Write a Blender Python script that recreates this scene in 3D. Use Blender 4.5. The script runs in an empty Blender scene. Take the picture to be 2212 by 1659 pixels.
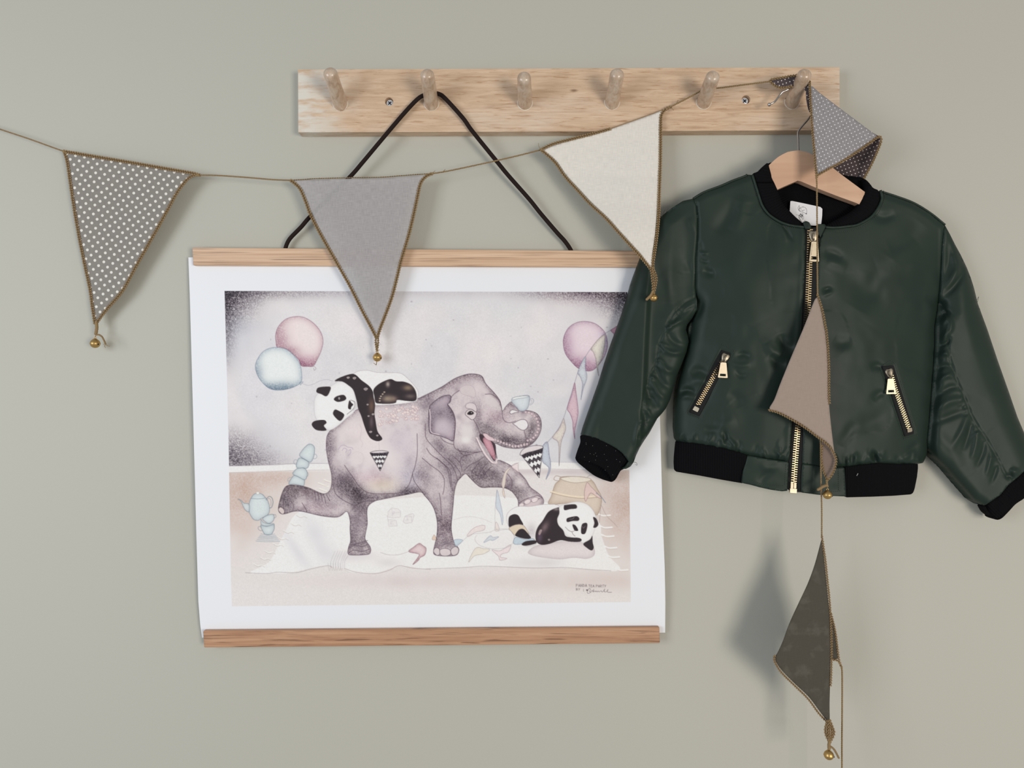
import bpy, math, random
import numpy as np
from mathutils.geometry import delaunay_2d_cdt
from mathutils import Vector

# ---------------------------------------------------------------- camera, light, exposure
sc = bpy.context.scene
COL = sc.collection
RNG = np.random.default_rng(7)
random.seed(7)
F, D, ZC = 1600.0, 1.10, 1.45          # focal length in pixels, camera distance from the wall, eye height

cam_d = bpy.data.cameras.new('camera')
cam = bpy.data.objects.new('camera', cam_d)
COL.objects.link(cam)
cam.location = (0, -D, ZC)
cam.rotation_euler = (math.radians(90), 0, 0)
cam_d.sensor_width = 36.0
cam_d.lens = 36.0 * F / 2212.0
cam_d.clip_start = 0.02
sc.camera = cam

sc.view_settings.view_transform = 'Standard'
sc.view_settings.look = 'None'
sc.view_settings.gamma = 1.0
sc.view_settings.use_curve_mapping = False
sc.view_settings.exposure = 0.02

world = bpy.data.worlds.new('room_light')
sc.world = world
world.use_nodes = True
world.node_tree.nodes['Background'].inputs[0].default_value = (0.86, 0.885, 0.92, 1)
world.node_tree.nodes['Background'].inputs[1].default_value = 0.37


def area(name, loc, target, size, size_y, energy, color):
    l = bpy.data.lights.new(name, 'AREA')
    l.shape = 'RECTANGLE'; l.size = size; l.size_y = size_y
    l.energy = energy; l.color = color
    o = bpy.data.objects.new(name, l); COL.objects.link(o)
    o.location = loc
    o.rotation_euler = (Vector(target) - Vector(loc)).to_track_quat('-Z', 'Y').to_euler()
    return o


# daylight from a warm window to the right and a cooler one to the left, both facing the wall
area('window_light_right', (1.80, -3.0, 1.12), (0.25, 0, 1.40), 1.0, 1.15, 58, (1.0, 0.925, 0.82))
area('window_light_left', (-1.75, -1.75, 1.55), (-0.15, 0, 1.35), 0.95, 1.1, 24.5, (0.875, 0.935, 1.0))

# ---------------------------------------------------------------- helpers
ORG = {}


def P(u, v, d):
    """Point d metres in front of the wall on the sight line of photo pixel (u, v)."""
    k = (D - d) / F
    return ((u - 1106.0) * k, -d, ZC - (v - 829.5) * k)


def PA(u, v, d):
    u = np.asarray(u, float); v = np.asarray(v, float); d = np.broadcast_to(np.asarray(d, float), u.shape)
    k = (D - d) / F
    return np.stack([(u - 1106.0) * k, -d, ZC - (v - 829.5) * k], -1)


def link(o):
    COL.objects.link(o); return o


def thing(name, loc, label, cat, group=None):
    o = link(bpy.data.objects.new(name, None))
    o.empty_display_size = 0.05
    o.location = loc
    o['label'] = label; o['category'] = cat
    if group: o['group'] = group
    ORG[o.name] = np.array(loc, float)
    return o


class MB:
    """collects geometry for one mesh"""
    def __init__(s):
        s.v = []; s.f = []; s.mi = []; s.uv = []; s.n = 0

    def add(s, v, f, mi=0, uv=None):
        v = np.asarray(v, float)
        s.v.append(v)
        s.f += [tuple(int(i) + s.n for i in q) for q in f]
        s.mi += [mi] * len(f)
        s.uv.append(np.zeros((len(v), 2)) if uv is None else np.asarray(uv, float))
        s.n += len(v)
        return s

    def build(s, name, mats, parent=None, smooth=True, label=None, kind=None):
        V = np.concatenate(s.v)
        o0 = ORG.get(parent.name, np.zeros(3)) if parent else np.zeros(3)
        me = bpy.data.meshes.new(name)
        me.from_pydata((V - o0).tolist(), [], s.f)
        if not isinstance(mats, (list, tuple)): mats = [mats]
        for m in mats: me.materials.append(m)
        me.polygons.foreach_set('material_index', np.array(s.mi, dtype=np.int32))
        me.polygons.foreach_set('use_smooth', np.full(len(s.f), smooth))
        UV = np.concatenate(s.uv)
        ul = me.uv_layers.new(name='UVMap')
        li = np.empty(len(me.loops), dtype=np.int32); me.loops.foreach_get('vertex_index', li)
        ul.data.foreach_set('uv', UV[li].astype(np.float32).ravel())
        me.update()
        o = link(bpy.data.objects.new(name, me))
        if parent:
            o.parent = parent
            ORG[o.name] = o0
        if label: o['label'] = label
        if kind: o['kind'] = kind
        return o


def lerp(a, b, t): return a + (b - a) * t
def sstep(x, a, b):
    t = np.clip((x - a) / (b - a), 0, 1); return t * t * (3 - 2 * t)


def cr(pts, n=6, closed=False):
    """Catmull-Rom through the points"""
    p = np.asarray(pts, float)
    if len(p) < 3: 
        t = np.linspace(0, 1, n + 1)[:, None]; return p[0] + (p[-1] - p[0]) * t
    if closed: q = np.vstack([p[-1], p, p[0], p[1]])
    else: q = np.vstack([2 * p[0] - p[1], p, 2 * p[-1] - p[-2]])
    out = []
    m = len(p) if closed else len(p) - 1
    t = (np.arange(n) / n)[:, None]
    for i in range(m):
        a, b, c, d = q[i], q[i + 1], q[i + 2], q[i + 3]
        out.append(0.5 * (2 * b + (c - a) * t + (2 * a - 5 * b + 4 * c - d) * t * t + (3 * b - 3 * c + d - a) * t ** 3))
    if not closed: out.append(p[-1:])
    return np.vstack(out)


def resample(p, step, closed=False):
    p = np.asarray(p, float)
    if closed: p = np.vstack([p, p[:1]])
    s = np.r_[0, np.cumsum(np.linalg.norm(np.diff(p, axis=0), axis=1))]
    n = max(2, int(round(s[-1] / step)) + 1)
    t = np.linspace(0, s[-1], n)
    q = np.stack([np.interp(t, s, p[:, k]) for k in range(p.shape[1])], 1)
    return q[:-1] if closed else q


def inside(poly, x, y):
    poly = np.asarray(poly); c = np.zeros(np.shape(x), bool)
    a = poly; b = np.roll(poly, -1, 0)
    for (x0, y0), (x1, y1) in zip(a, b):
        if y0 == y1: continue
        m = (y0 > y) != (y1 > y)
        c ^= m & (x < (x1 - x0) * (y - y0) / (y1 - y0) + x0)
    return c


def pdist(line, x, y, closed=False):
    """distance of points to a polyline"""
    line = np.asarray(line, float)
    a = line if closed else line[:-1]; b = np.roll(line, -1, 0) if closed else line[1:]
    best = np.full(np.shape(x), 1e9)
    for (x0, y0), (x1, y1) in zip(a, b):
        dx, dy = x1 - x0, y1 - y0
        L = dx * dx + dy * dy + 1e-12
        t = np.clip(((x - x0) * dx + (y - y0) * dy) / L, 0, 1)
        e = (x - x0 - t * dx) ** 2 + (y - y0 - t * dy) ** 2
        best = np.minimum(best, e)
    return np.sqrt(best)


_ngrid = np.random.default_rng(3).random((64, 64))
def vnoise(x, y):
    x = np.asarray(x, float); y = np.asarray(y, float)
    xi = np.floor(x).astype(int); yi = np.floor(y).astype(int)
    fx = x - xi; fy = y - yi
    fx = fx * fx * (3 - 2 * fx); fy = fy * fy * (3 - 2 * fy)
    g = lambda a, b: _ngrid[a % 64, b % 64]
    return lerp(lerp(g(xi, yi), g(xi + 1, yi), fx), lerp(g(xi, yi + 1), g(xi + 1, yi + 1), fx), fy) * 2 - 1


def sheet(name, outline, step, depth, mats, parent, back=None, thick=None, uvfn=None, label=None, holes=(), smooth=True,
          resamp=True, mb=None):
    """Cloth (or board) piece from an outline in photo pixels: triangulated inside, each vertex at depth(u, v) metres
    off the wall, closed with a back surface (back(u, v) depth, or thick metres behind)."""
    ol = resample(outline, step, True) if resamp else np.asarray(outline, float)
    loops = [ol] + [np.asarray(h, float) for h in holes]
    x0, y0 = ol.min(0); x1, y1 = ol.max(0)
    ys = np.arange(y0 + step * .5, y1, step * .866)
    pts = []
    for j, y in enumerate(ys):
        xs = np.arange(x0 + (step * .5 if j % 2 else 0), x1, step)
        pts.append(np.stack([xs, np.full(len(xs), y)], 1))
    g = np.vstack(pts) if pts else np.zeros((0, 2))
    keep = inside(ol, g[:, 0], g[:, 1])
    for h in loops[1:]: keep &= ~inside(h, g[:, 0], g[:, 1])
    g = g[keep]
    dd = np.full(len(g), 1e9)
    for h in loops: dd = np.minimum(dd, pdist(h, g[:, 0], g[:, 1], True))
    g = g[dd > step * .45]
    verts = []; edges = []
    for h in loops:
        b = len(verts); verts += [Vector(p) for p in h]
        edges += [(b + i, b + (i + 1) % len(h)) for i in range(len(h))]
    verts += [Vector(p) for p in g]
    r = delaunay_2d_cdt(verts, edges, [], 0, 1e-5)
    V = np.array([tuple(p) for p in r[0]]); T = np.array([t for t in r[2] if len(t) == 3])
    c = V[T].mean(1)
    k = inside(ol, c[:, 0], c[:, 1])
    for h in loops[1:]: k &= ~inside(h, c[:, 0], c[:, 1])
    T = T[k]
    a = V[T]
    ar = (a[:, 1, 0] - a[:, 0, 0]) * (a[:, 2, 1] - a[:, 0, 1]) - (a[:, 2, 0] - a[:, 0, 0]) * (a[:, 1, 1] - a[:, 0, 1])
    T[ar < 0] = T[ar < 0][:, ::-1]
    T = T[:, ::-1]                                   # v runs downwards: face the viewer
    u, v = V[:, 0], V[:, 1]
    d = depth(u, v) if callable(depth) else np.full(len(u), float(depth))
    if back is None: db = d - (thick if thick is not None else 0.0008)
    else: db = back(u, v) if callable(back) else np.full(len(u), float(back))
    db = np.minimum(db, d - 0.0004)
    n = len(V)
    k3 = (D - d) / F
    VF = PA(u, v, d)
    # back vertices sit straight behind the front ones
    VB = VF.copy(); VB[:, 1] = -db
    uv = (np.stack([u, v], 1) / 100.0) if uvfn is None else uvfn(u, v)
    E = {}
    for t in T:
        for i in range(3):
            e = (t[i], t[(i + 1) % 3])
            if (e[1], e[0]) in E: del E[(e[1], e[0])]
            else: E[e] = 1
    faces = [tuple(t) for t in T]
    bf = [tuple(t[::-1] + n) for t in T]
    sf = [(b, a, a + n, b + n) for a, b in E]
    m = mb or MB()
    m.add(np.vstack([VF, VB]), faces + bf + sf, 0, np.vstack([uv, uv]))
    if mb is not None: return m
    return m.build(name, mats, parent, smooth, label)


def tube_geo(path, r, sides=8, cap=True, round_end=0):
    p = np.asarray(path, float); n = len(p)
    r = np.broadcast_to(np.asarray(r, float), (n,))
    t = np.gradient(p, axis=0); t /= np.linalg.norm(t, axis=1)[:, None] + 1e-12
    up = np.array([0, 1, 0.0]) if abs(t[0, 1]) < .9 else np.array([1.0, 0, 0])
    N = np.empty((n, 3)); x = np.cross(t[0], up); x /= np.linalg.norm(x); N[0] = x
    for i in range(1, n):
        x = N[i - 1] - t[i] * np.dot(N[i - 1], t[i]); N[i] = x / (np.linalg.norm(x) + 1e-12)
    B = np.cross(t, N)
    a = np.arange(sides) * 2 * math.pi / sides
    V = p[:, None] + r[:, None, None] * (N[:, None] * np.cos(a)[None, :, None] + B[:, None] * np.sin(a)[None, :, None])
    V = V.reshape(-1, 3)
    f = []
    for i in range(n - 1):
        for j in range(sides):
            k = (j + 1) % sides
            f.append((i * sides + j, i * sides + k, (i + 1) * sides + k, (i + 1) * sides + j))
    if cap:
        f.append(tuple(range(sides))[::-1]); f.append(tuple((n - 1) * sides + j for j in range(sides)))
    L = np.r_[0, np.cumsum(np.linalg.norm(np.diff(p, axis=0), axis=1))]
    uv = np.stack([np.repeat(L * 10, sides), np.tile(a / 6.28, n)], 1)
    return V, f, 0, uv


def rope_geo(path, r, pitch, strands=2, sides=5, per=7):
    """twisted strands along a path"""
    p = resample(path, pitch / per); n = len(p)
    t = np.gradient(p, axis=0); t /= np.linalg.norm(t, axis=1)[:, None] + 1e-12
    N = np.cross(t, np.array([0, 1.0, 0.02])); N /= np.linalg.norm(N, axis=1)[:, None] + 1e-12
    B = np.cross(t, N)
    out = []
    for s in range(strands):
        a = np.arange(n) * 2 * math.pi / per + s * 2 * math.pi / strands
        q = p + r * .5 * (N * np.cos(a)[:, None] + B * np.sin(a)[:, None])
        out.append(tube_geo(q, r * .56, sides))
    return out


def box_geo(x0, x1, y0, y1, z0, z1, bev=0.0):
    if bev <= 0:
        V = [(x, y, z) for x in (x0, x1) for y in (y0, y1) for z in (z0, z1)]
        f = [(0, 1, 3, 2), (4, 6, 7, 5), (0, 4, 5, 1), (2, 3, 7, 6), (0, 2, 6, 4), (1, 5, 7, 3)]
        return V, f
    b = bev
    V = []; 
    for x, sx in ((x0, 1), (x1, -1)):
        for y, sy in ((y0, 1), (y1, -1)):
            for z, sz in ((z0, 1), (z1, -1)):
                V += [(x, y + sy * b, z + sz * b), (x + sx * b, y, z + sz * b), (x + sx * b, y + sy * b, z)]
    import itertools
    bm_pts = np.array(V)
    f = convex_faces(bm_pts)
    return V, f


def convex_faces(pts):
    import bmesh
    bm = bmesh.new()
    vs = [bm.verts.new(p) for p in pts]
    for i, w in enumerate(vs): w.index = i
    r = bmesh.ops.convex_hull(bm, input=vs)
    f = [tuple(w.index for w in fa.verts) for fa in bm.faces]
    bm.free()
    return f


def sphere_geo(c, rx, ry=None, rz=None, seg=16, rings=10, M=None):
    ry = rx if ry is None else ry; rz = rx if rz is None else rz
    V = [(0, 0, 1)]
    for i in range(1, rings):
        th = math.pi * i / rings
        for j in range(seg):
            a = 2 * math.pi * j / seg
            V.append((math.sin(th) * math.cos(a), math.sin(th) * math.sin(a), math.cos(th)))
    V.append((0, 0, -1))
    V = np.array(V) * (rx, ry, rz)
    if M is not None: V = V @ np.asarray(M).T
    V = V + np.asarray(c)
    f = []
    for j in range(seg): f.append((0, 1 + j, 1 + (j + 1) % seg))
    for i in range(rings - 2):
        for j in range(seg):
            a = 1 + i * seg + j; b = 1 + i * seg + (j + 1) % seg
            f.append((a, a + seg, b + seg, b))
    k = 1 + (rings - 2) * seg
    for j in range(seg): f.append((k + j, len(V) - 1, k + (j + 1) % seg))
    return V, f


def torus_geo(c, R, r, axis='y', seg=20, sides=8):
    a = np.linspace(0, 2 * math.pi, seg, endpoint=False)
    pts = []; f = []
    for i in range(seg):
        for j in range(sides):
            b = 2 * math.pi * j / sides
            rr = R + r * math.cos(b); h = r * math.sin(b)
            x, y, z = rr * math.cos(a[i]), h, rr * math.sin(a[i])
            if axis == 'x': x, y = y, x
            if axis == 'z': y, z = z, y
            pts.append((x + c[0], y + c[1], z + c[2]))
            f.append((i * sides + j, ((i + 1) % seg) * sides + j, ((i + 1) % seg) * sides + (j + 1) % sides, i * sides + (j + 1) % sides))
    return pts, f


# ---------------------------------------------------------------- materials
def s2l(c):
    c = np.asarray(c, float)
    if c.max() > 1.5: c = c / 255.0
    return np.where(c <= 0.04045, c / 12.92, ((c + 0.055) / 1.055) ** 2.4)


class NT:
    def __init__(s, name):
        s.m = bpy.data.materials.new(name); s.m.use_nodes = True
        s.t = s.m.node_tree; s.b = s.t.nodes['Principled BSDF']; s.out = s.t.nodes['Material Output']

    def n(s, kind, **kw):
        x = s.t.nodes.new(kind)
        ins = kw.pop('ins', {})
        for k, v in kw.items(): setattr(x, k, v)
        for k, v in ins.items(): s.set(x, k, v)
        return x

    def set(s, node, k, v):
        i = node.inputs[k]
        if isinstance(v, bpy.types.NodeSocket): s.t.links.new(v, i)
        else: i.default_value = v

    def coord(s, kind='Object', scale=(1, 1, 1), rot=(0, 0, 0), loc=(0, 0, 0)):
        c = s.n('ShaderNodeTexCoord'); m = s.n('ShaderNodeMapping')
        s.set(m, 'Vector', c.outputs[kind]); m.inputs['Scale'].default_value = scale
        m.inputs['Rotation'].default_value = rot; m.inputs['Location'].default_value = loc
        return m.outputs[0]

    def noise(s, vec, scale, detail=3, rough=.55, dist=0):
        x = s.n('ShaderNodeTexNoise', ins={'Vector': vec, 'Scale': scale, 'Detail': detail, 'Roughness': rough, 'Distortion': dist})
        return x.outputs['Fac']

    def ramp(s, fac, stops, interp='LINEAR'):
        r = s.n('ShaderNodeValToRGB'); s.set(r, 'Fac', fac); e = r.color_ramp.elements
        r.color_ramp.interpolation = interp
        while len(e) < len(stops): e.new(0.5)
        for i, (p, c) in enumerate(stops):
            e[i].position = p; e[i].color = (*c[:3], 1) if len(c) >= 3 else (c[0],) * 3 + (1,)
        return r.outputs['Color']

    def mix(s, fac, a, b, mode='MIX'):
        x = s.n('ShaderNodeMix', data_type='RGBA', blend_type=mode)
        s.set(x, 0, fac); 
        for i, v in ((6, a), (7, b)):
            if not isinstance(v, bpy.types.NodeSocket) and len(v) == 3: v = (*v, 1)
            s.set(x, i, v)
        return x.outputs[2]

    def math(s, op, a, b=None, c=None):
        x = s.n('ShaderNodeMath', operation=op); s.set(x, 0, a)
        if b is not None: s.set(x, 1, b)
        if c is not None: s.set(x, 2, c)
        return x.outputs[0]

    def bump(s, h, strength=.3, dist=.001):
        b = s.n('ShaderNodeBump', ins={'Height': h, 'Strength': strength, 'Distance': dist})
        s.set(s.b, 'Normal', b.outputs[0])

    def p(s, **kw):
        for k, v in kw.items():
            k = k.replace('_', ' ')
            if isinstance(v, tuple) and len(v) == 3: v = (*v, 1)
            s.set(s.b, k, v)
        return s


def c3(*rgb): return tuple(float(x) for x in s2l(np.array(rgb) / 255.0))


def plain(name, rgb, rough=.6, metal=0.0, **kw):
    m = NT(name)
    nz = m.noise(m.coord(), 300, 2)
    c = c3(*rgb)
    m.p(Base_Color=m.mix(nz, tuple(x * .88 for x in c), tuple(min(1, x * 1.12) for x in c)), Roughness=rough, Metallic=metal, **kw)
    return m.m


# painted wall: fine roller stipple
m = NT('sage_wall_paint')
co = m.coord()
n1 = m.noise(co, 1.3, 2); n2 = m.noise(co, 420, 3, .6)
m.p(Base_Color=m.mix(n1, (0.448, 0.438, 0.378), (0.466, 0.455, 0.392)), Roughness=.62)
m.bump(n2, .22, .0007)
M_WALL = m.m

# pale knotted board with whitewashed patches
m = NT('whitewashed_pine')
co = m.coord('Object', (9, 30, 95))
g = m.noise(co, 1.6, 8, .68, .9)
g2 = m.noise(m.coord('Object', (34, 60, 420)), 1.0, 4, .6, .3)
big = m.noise(m.coord('Object', (3, 3, 9)), 1.2, 3)
c = m.ramp(g, [(.28, c3(174, 142, 113)), (.44, c3(196, 166, 137)), (.58, c3(208, 179, 150)), (.74, c3(216, 193, 167))])
c = m.mix(m.ramp(g2, [(.30, (1,) * 3), (.42, (0,) * 3)]), c, c3(168, 130, 96))
white = m.math('MULTIPLY', m.ramp(big, [(.52, (0,) * 3), (.72, (1,) * 3)]), m.ramp(g2, [(.35, (0.05,) * 3), (.6, (.5,) * 3)]))
c = m.mix(white, c, c3(226, 218, 206))
xg = m.n('ShaderNodeSeparateXYZ'); m.set(xg, 0, m.coord('Object', (1, 1, 1)))
edge = m.math('MULTIPLY', m.math('SUBTRACT', -3.9, m.math('MULTIPLY', xg.outputs[0], 13.0)), m.ramp(m.noise(m.coord('Object', (30, 30, 120)), 1, 5), [(.35, (0,) * 3), (.6, (.9,) * 3)]))
edge2 = m.n('ShaderNodeClamp', ins={0: edge}).outputs[0]
c = m.mix(edge2, c, c3(214, 208, 196))
kv = m.n('ShaderNodeVectorMath', operation='LENGTH', ins={0: m.coord('Object', (95, 0, 260), (0, 0, 0), (-.62, 0, -2.3))})
kn = m.math('ADD', kv.outputs['Value'], m.math('MULTIPLY', g2, .5))
c = m.mix(m.ramp(kn, [(.45, (.85,) * 3), (1.0, (0,) * 3)]), c, c3(120, 88, 62))
m.p(Base_Color=c, Roughness=.62)
m.bump(g2, .35, .0006)
M_BOARD = m.m


def oak(name, lo, mid, hi, sc=(5, 40, 150)):
    m = NT(name)
    g = m.noise(m.coord('Object', sc), 1.5, 6, .6, .8)
    pores = m.noise(m.coord('Object', (sc[0] * 3, sc[1], sc[2] * 3)), 1.2, 3, .5, .3)
    c = m.ramp(g, [(.3, c3(*lo)), (.5, c3(*mid)), (.7, c3(*hi))])
    c = m.mix(m.ramp(pores, [(.34, (.8,) * 3), (.43, (0,) * 3)]), c, tuple(x * .55 for x in c3(*lo)))
    m.p(Base_Color=c, Roughness=.5); m.bump(pores, .3, .0005)
    return m.m


M_OAK = oak('light_oak', (182, 146, 116), (206, 172, 142), (220, 190, 162), (2.2, 40, 170))
M_OAK2 = oak('warm_oak', (150, 108, 80), (178, 134, 102), (196, 154, 122), (4, 40, 90))
M_BEECH = None
m = NT('beech_hanger')
g = m.noise(m.coord('Object', (5, 20, 40), (0, math.radians(28), 0)), 1.5, 5, .6, .6)
m.p(Base_Color=m.ramp(g, [(.3, c3(190, 150, 122)), (.5, c3(199, 160, 131)), (.7, c3(207, 169, 141))]), Roughness=.42)
M_BEECH = m.m
m = NT('limewashed_dowel')
g = m.noise(m.coord('Object', (60, 25, 25)), 2.2, 6, .65, 1.2)
pt = m.noise(m.coord('Object', (40, 40, 40)), 2.2, 3)
c = m.ramp(g, [(.26, c3(150, 126, 104)), (.44, c3(180, 154, 130)), (.62, c3(196, 172, 150)), (.78, c3(218, 202, 184))])
c = m.mix(m.ramp(pt, [(.45, (0,) * 3), (.66, (.5,) * 3)]), c, c3(205, 192, 174))
m.p(Base_Color=c, Roughness=.33, Coat_Weight=.6, Coat_Roughness=.18); m.bump(g, .3, .0008)
M_PEG = m.m
M_PEGRING = plain('glue_rim', (226, 214, 196), .4)
M_STEEL = plain('zinc_screw', (216, 220, 224), .35, .35)
M_DARK = plain('screw_recess_dark', (84, 90, 102), .6, .3)
M_CHROME = plain('polished_hook_wire', (196, 190, 184), .16, 1.0)
M_ZIPM = plain('pale_gold_zip_metal', (168, 150, 118), .36, 1.0)
M_PULLM = plain('champagne_pull_metal', (178, 166, 146), .46, 1.0)
M_BRASS = plain('aged_brass', (196, 162, 104), .42, 1.0)
M_BLACKHOLE = plain('bell_opening', (20, 14, 10), .9)
M_CORD = plain('dark_leather_cord', (32, 21, 18), .8, Specular_IOR_Level=.2)

m = NT('jute_yarn')
n = m.noise(m.coord(), 900, 3, .7); w = m.noise(m.coord(), 160, 2)
c = m.mix(n, c3(98, 78, 50), c3(186, 156, 112)); c = m.mix(m.math('MULTIPLY', w, .4), c, c3(112, 90, 58))
m.p(Base_Color=c, Roughness=.85); M_JUTE = m.m


def cloth(name, rgb, spots=None, mottled=0.0, see=0.0, weave=1.0):
    m = NT(name)
    co = m.coord('UV', (1, 1, 1))
    wx = m.noise(m.coord('UV', (6, 75, 1)), 1, 4); wy = m.noise(m.coord('UV', (75, 6, 1)), 1, 4)
    base = c3(*rgb)
    wv = m.math('ADD', m.math('MULTIPLY', wx, .5), m.math('MULTIPLY', wy, .5))
    c = m.mix(m.ramp(wv, [(.3, (0,) * 3), (.7, (1,) * 3)]), tuple(x * (1 - .17 * weave) for x in base), tuple(min(1, x * (1 + .15 * weave)) for x in base))
    if spots == 'slub':
        sp = m.noise(m.coord('UV', (60, 60, 1)), 1, 2)
        c = m.mix(m.ramp(sp, [(.70, (0,) * 3), (.74, (.55,) * 3)]), c, tuple(min(1, x * 1.35) for x in base))
    if mottled:
        mo = m.noise(m.coord('UV', (3.2, 3.2, 1), (0, 0, 0), (mottled, 0, 0)), 1, 5, .6)
        c = m.mix(m.ramp(mo, [(.52, (0,) * 3), (.66, (.30,) * 3)]), c, c3(112, 108, 98))
    if isinstance(spots, tuple):                       # (lattice spacing px, dot radius px, angle, dot rgb)
        sp_, rad, ang, drgb = spots
        v = m.coord('UV', (100 / sp_, 100 / sp_, 1), (0, 0, ang))
        fr = m.n('ShaderNodeVectorMath', operation='FRACTION', ins={0: v})
        sb = m.n('ShaderNodeVectorMath', operation='SUBTRACT', ins={0: fr.outputs[0], 1: (.5, .5, 0)})
        mu = m.n('ShaderNodeVectorMath', operation='MULTIPLY', ins={0: sb.outputs[0], 1: (1, 1, 0)})
        ln = m.n('ShaderNodeVectorMath', operation='LENGTH', ins={0: mu.outputs[0]})
        f = m.n('ShaderNodeMapRange', ins={0: ln.outputs['Value'], 1: (rad + .35) / sp_, 2: (rad - .35) / sp_, 3: 0.0, 4: 1.0})
        c = m.mix(f.outputs[0], c, c3(*drgb))
    m.p(Base_Color=c, Roughness=.9, Sheen_Weight=.15, Sheen_Roughness=.5)
    m.bump(wv, .25, .0004)
    tr = m.n('ShaderNodeBsdfTranslucent'); m.set(tr, 'Color', c)
    mx = m.n('ShaderNodeMixShader'); m.set(mx, 0, .16); m.set(mx, 1, m.b.outputs[0]); m.set(mx, 2, tr.outputs[0])
    o = mx.outputs[0]
    if see:
        tp = m.n('ShaderNodeBsdfTransparent'); m2 = m.n('ShaderNodeMixShader'); m.set(m2, 0, see); m.set(m2, 1, o); m.set(m2, 2, tp.outputs[0]); o = m2.outputs[0]
    m.t.links.new(o, m.out.inputs[0])
    return m.m


M_F1 = cloth('grey_cotton_white_dots', (146, 140, 133), (13.9, 2.95, math.radians(35.5), (238, 234, 226)))
M_F2 = cloth('thin_grey_linen', (190, 186, 186), 'slub', see=.34, weave=1.3)
M_F3 = cloth('cream_linen', (234, 229, 221), None, weave=.8)
M_F4 = cloth('grey_pin_dot_reverse', (152, 148, 150), (8.1, 1.15, math.radians(26), (236, 232, 236)), weave=2.2)
M_F4D = cloth('dark_plum_pin_dot', (78, 66, 68), (8.1, 1.15, math.radians(20), (236, 226, 220)))
M_F5 = cloth('taupe_cotton', (166, 148, 136), None, weave=.5)
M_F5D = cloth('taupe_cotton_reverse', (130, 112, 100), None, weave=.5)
M_F6 = cloth('dark_olive_cotton', (78, 73, 62), None, mottled=2.0, weave=.7)

# jacket
def satin(name, rgb, rough=.42):
    m = NT(name)
    co = m.coord('UV', (1, 1, 1))
    n = m.noise(co, 1.1, 3); f = m.noise(m.coord('UV', (90, 200, 1)), 1, 3)
    c = c3(*rgb)
    m.p(Base_Color=m.mix(n, tuple(x * .85 for x in c), tuple(x * 1.15 for x in c)), Roughness=rough, Specular_IOR_Level=.25)
    m.bump(f, .22, .0003)
    return m.m


M_SATIN = satin('bottle_green_satin', (32, 45, 38), .49)


def rib(name, freq):
    m = NT(name)
    sx = m.n('ShaderNodeSeparateXYZ'); m.set(sx, 0, m.coord('UV', (1, 1, 1)))
    w = m.math('SINE', m.math('MULTIPLY', sx.outputs[0], freq))
    n = m.noise(m.coord('UV', (120, 120, 1)), 1, 3)
    m.p(Base_Color=m.mix(n, (.0035, .0035, .0042), (.009, .009, .0105)), Roughness=.95, Specular_IOR_Level=.06)
    h = m.math('ADD', m.math('MULTIPLY', w, .5), m.math('MULTIPLY', n, .8))
    m.bump(h, 1.0, .0011)
    return m.m


M_RIB = rib('black_rib_knit', 2 * math.pi * 100 / 5.2)
M_TAPE = plain('black_zip_tape', (14, 13, 14), .9)
M_THREAD = plain('dark_green_thread', (66, 76, 68), .8)
M_LINT = plain('white_lint', (190, 186, 180), .9)
# ---------------------------------------------------------------- the wall
mb = MB()
v, f = box_geo(-2.6, 2.6, 0.0, 0.12, 0.0, 2.7)
mb.add(v, f)
wall = mb.build('wall_back', M_WALL, None, False)
wall['kind'] = 'structure'

# ---------------------------------------------------------------- peg rail
rail = thing('peg_rail', P(1228, 220, 0), 'pale whitewashed pine peg rail with six round pegs screwed to the sage wall', 'coat rack')


def circle(u, v, r, n=28):
    a = np.arange(n) * 2 * math.pi / n
    return np.stack([u + r * np.cos(a), v + r * np.sin(a)], 1)


PEGS = [((735, 223), (711, 151)), ((932, 223), (922, 155)), ((1134, 222), (1132, 162)),
        ((1322, 221), (1334, 154)), ((1520, 220), (1542, 160)), ((1711, 220), (1741, 155))]
SCREWS = [(840.5, 219.5, 9.0), (1611.5, 215.0, 9.2)]
DB = 0.020
outl = np.vstack([resample(np.array(q, float), 13)[:-1] for q in ([(643.8, 150.2), (644.5, 285.8)], [(644.5, 285.8), (1228, 284), (1813.2, 281)], [(1813.2, 281), (1813.5, 145.2)], [(1813.5, 145.2), (1228, 147.8), (643.8, 150.2)])])
holes = [circle(b[0], b[1], 16.2) for b, t in PEGS] + [circle(a, b, r) for a, b, r in SCREWS]
mb = MB()
sheet('board', outl, 14, DB, M_BOARD, rail, back=0.0005, holes=holes, mb=mb, resamp=False)
board = mb.build('board', M_BOARD, rail, False)
bv = board.modifiers.new('bevel', 'BEVEL'); bv.width = 0.0012; bv.segments = 2; bv.limit_method = 'ANGLE'; bv.angle_limit = math.radians(50)

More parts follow.
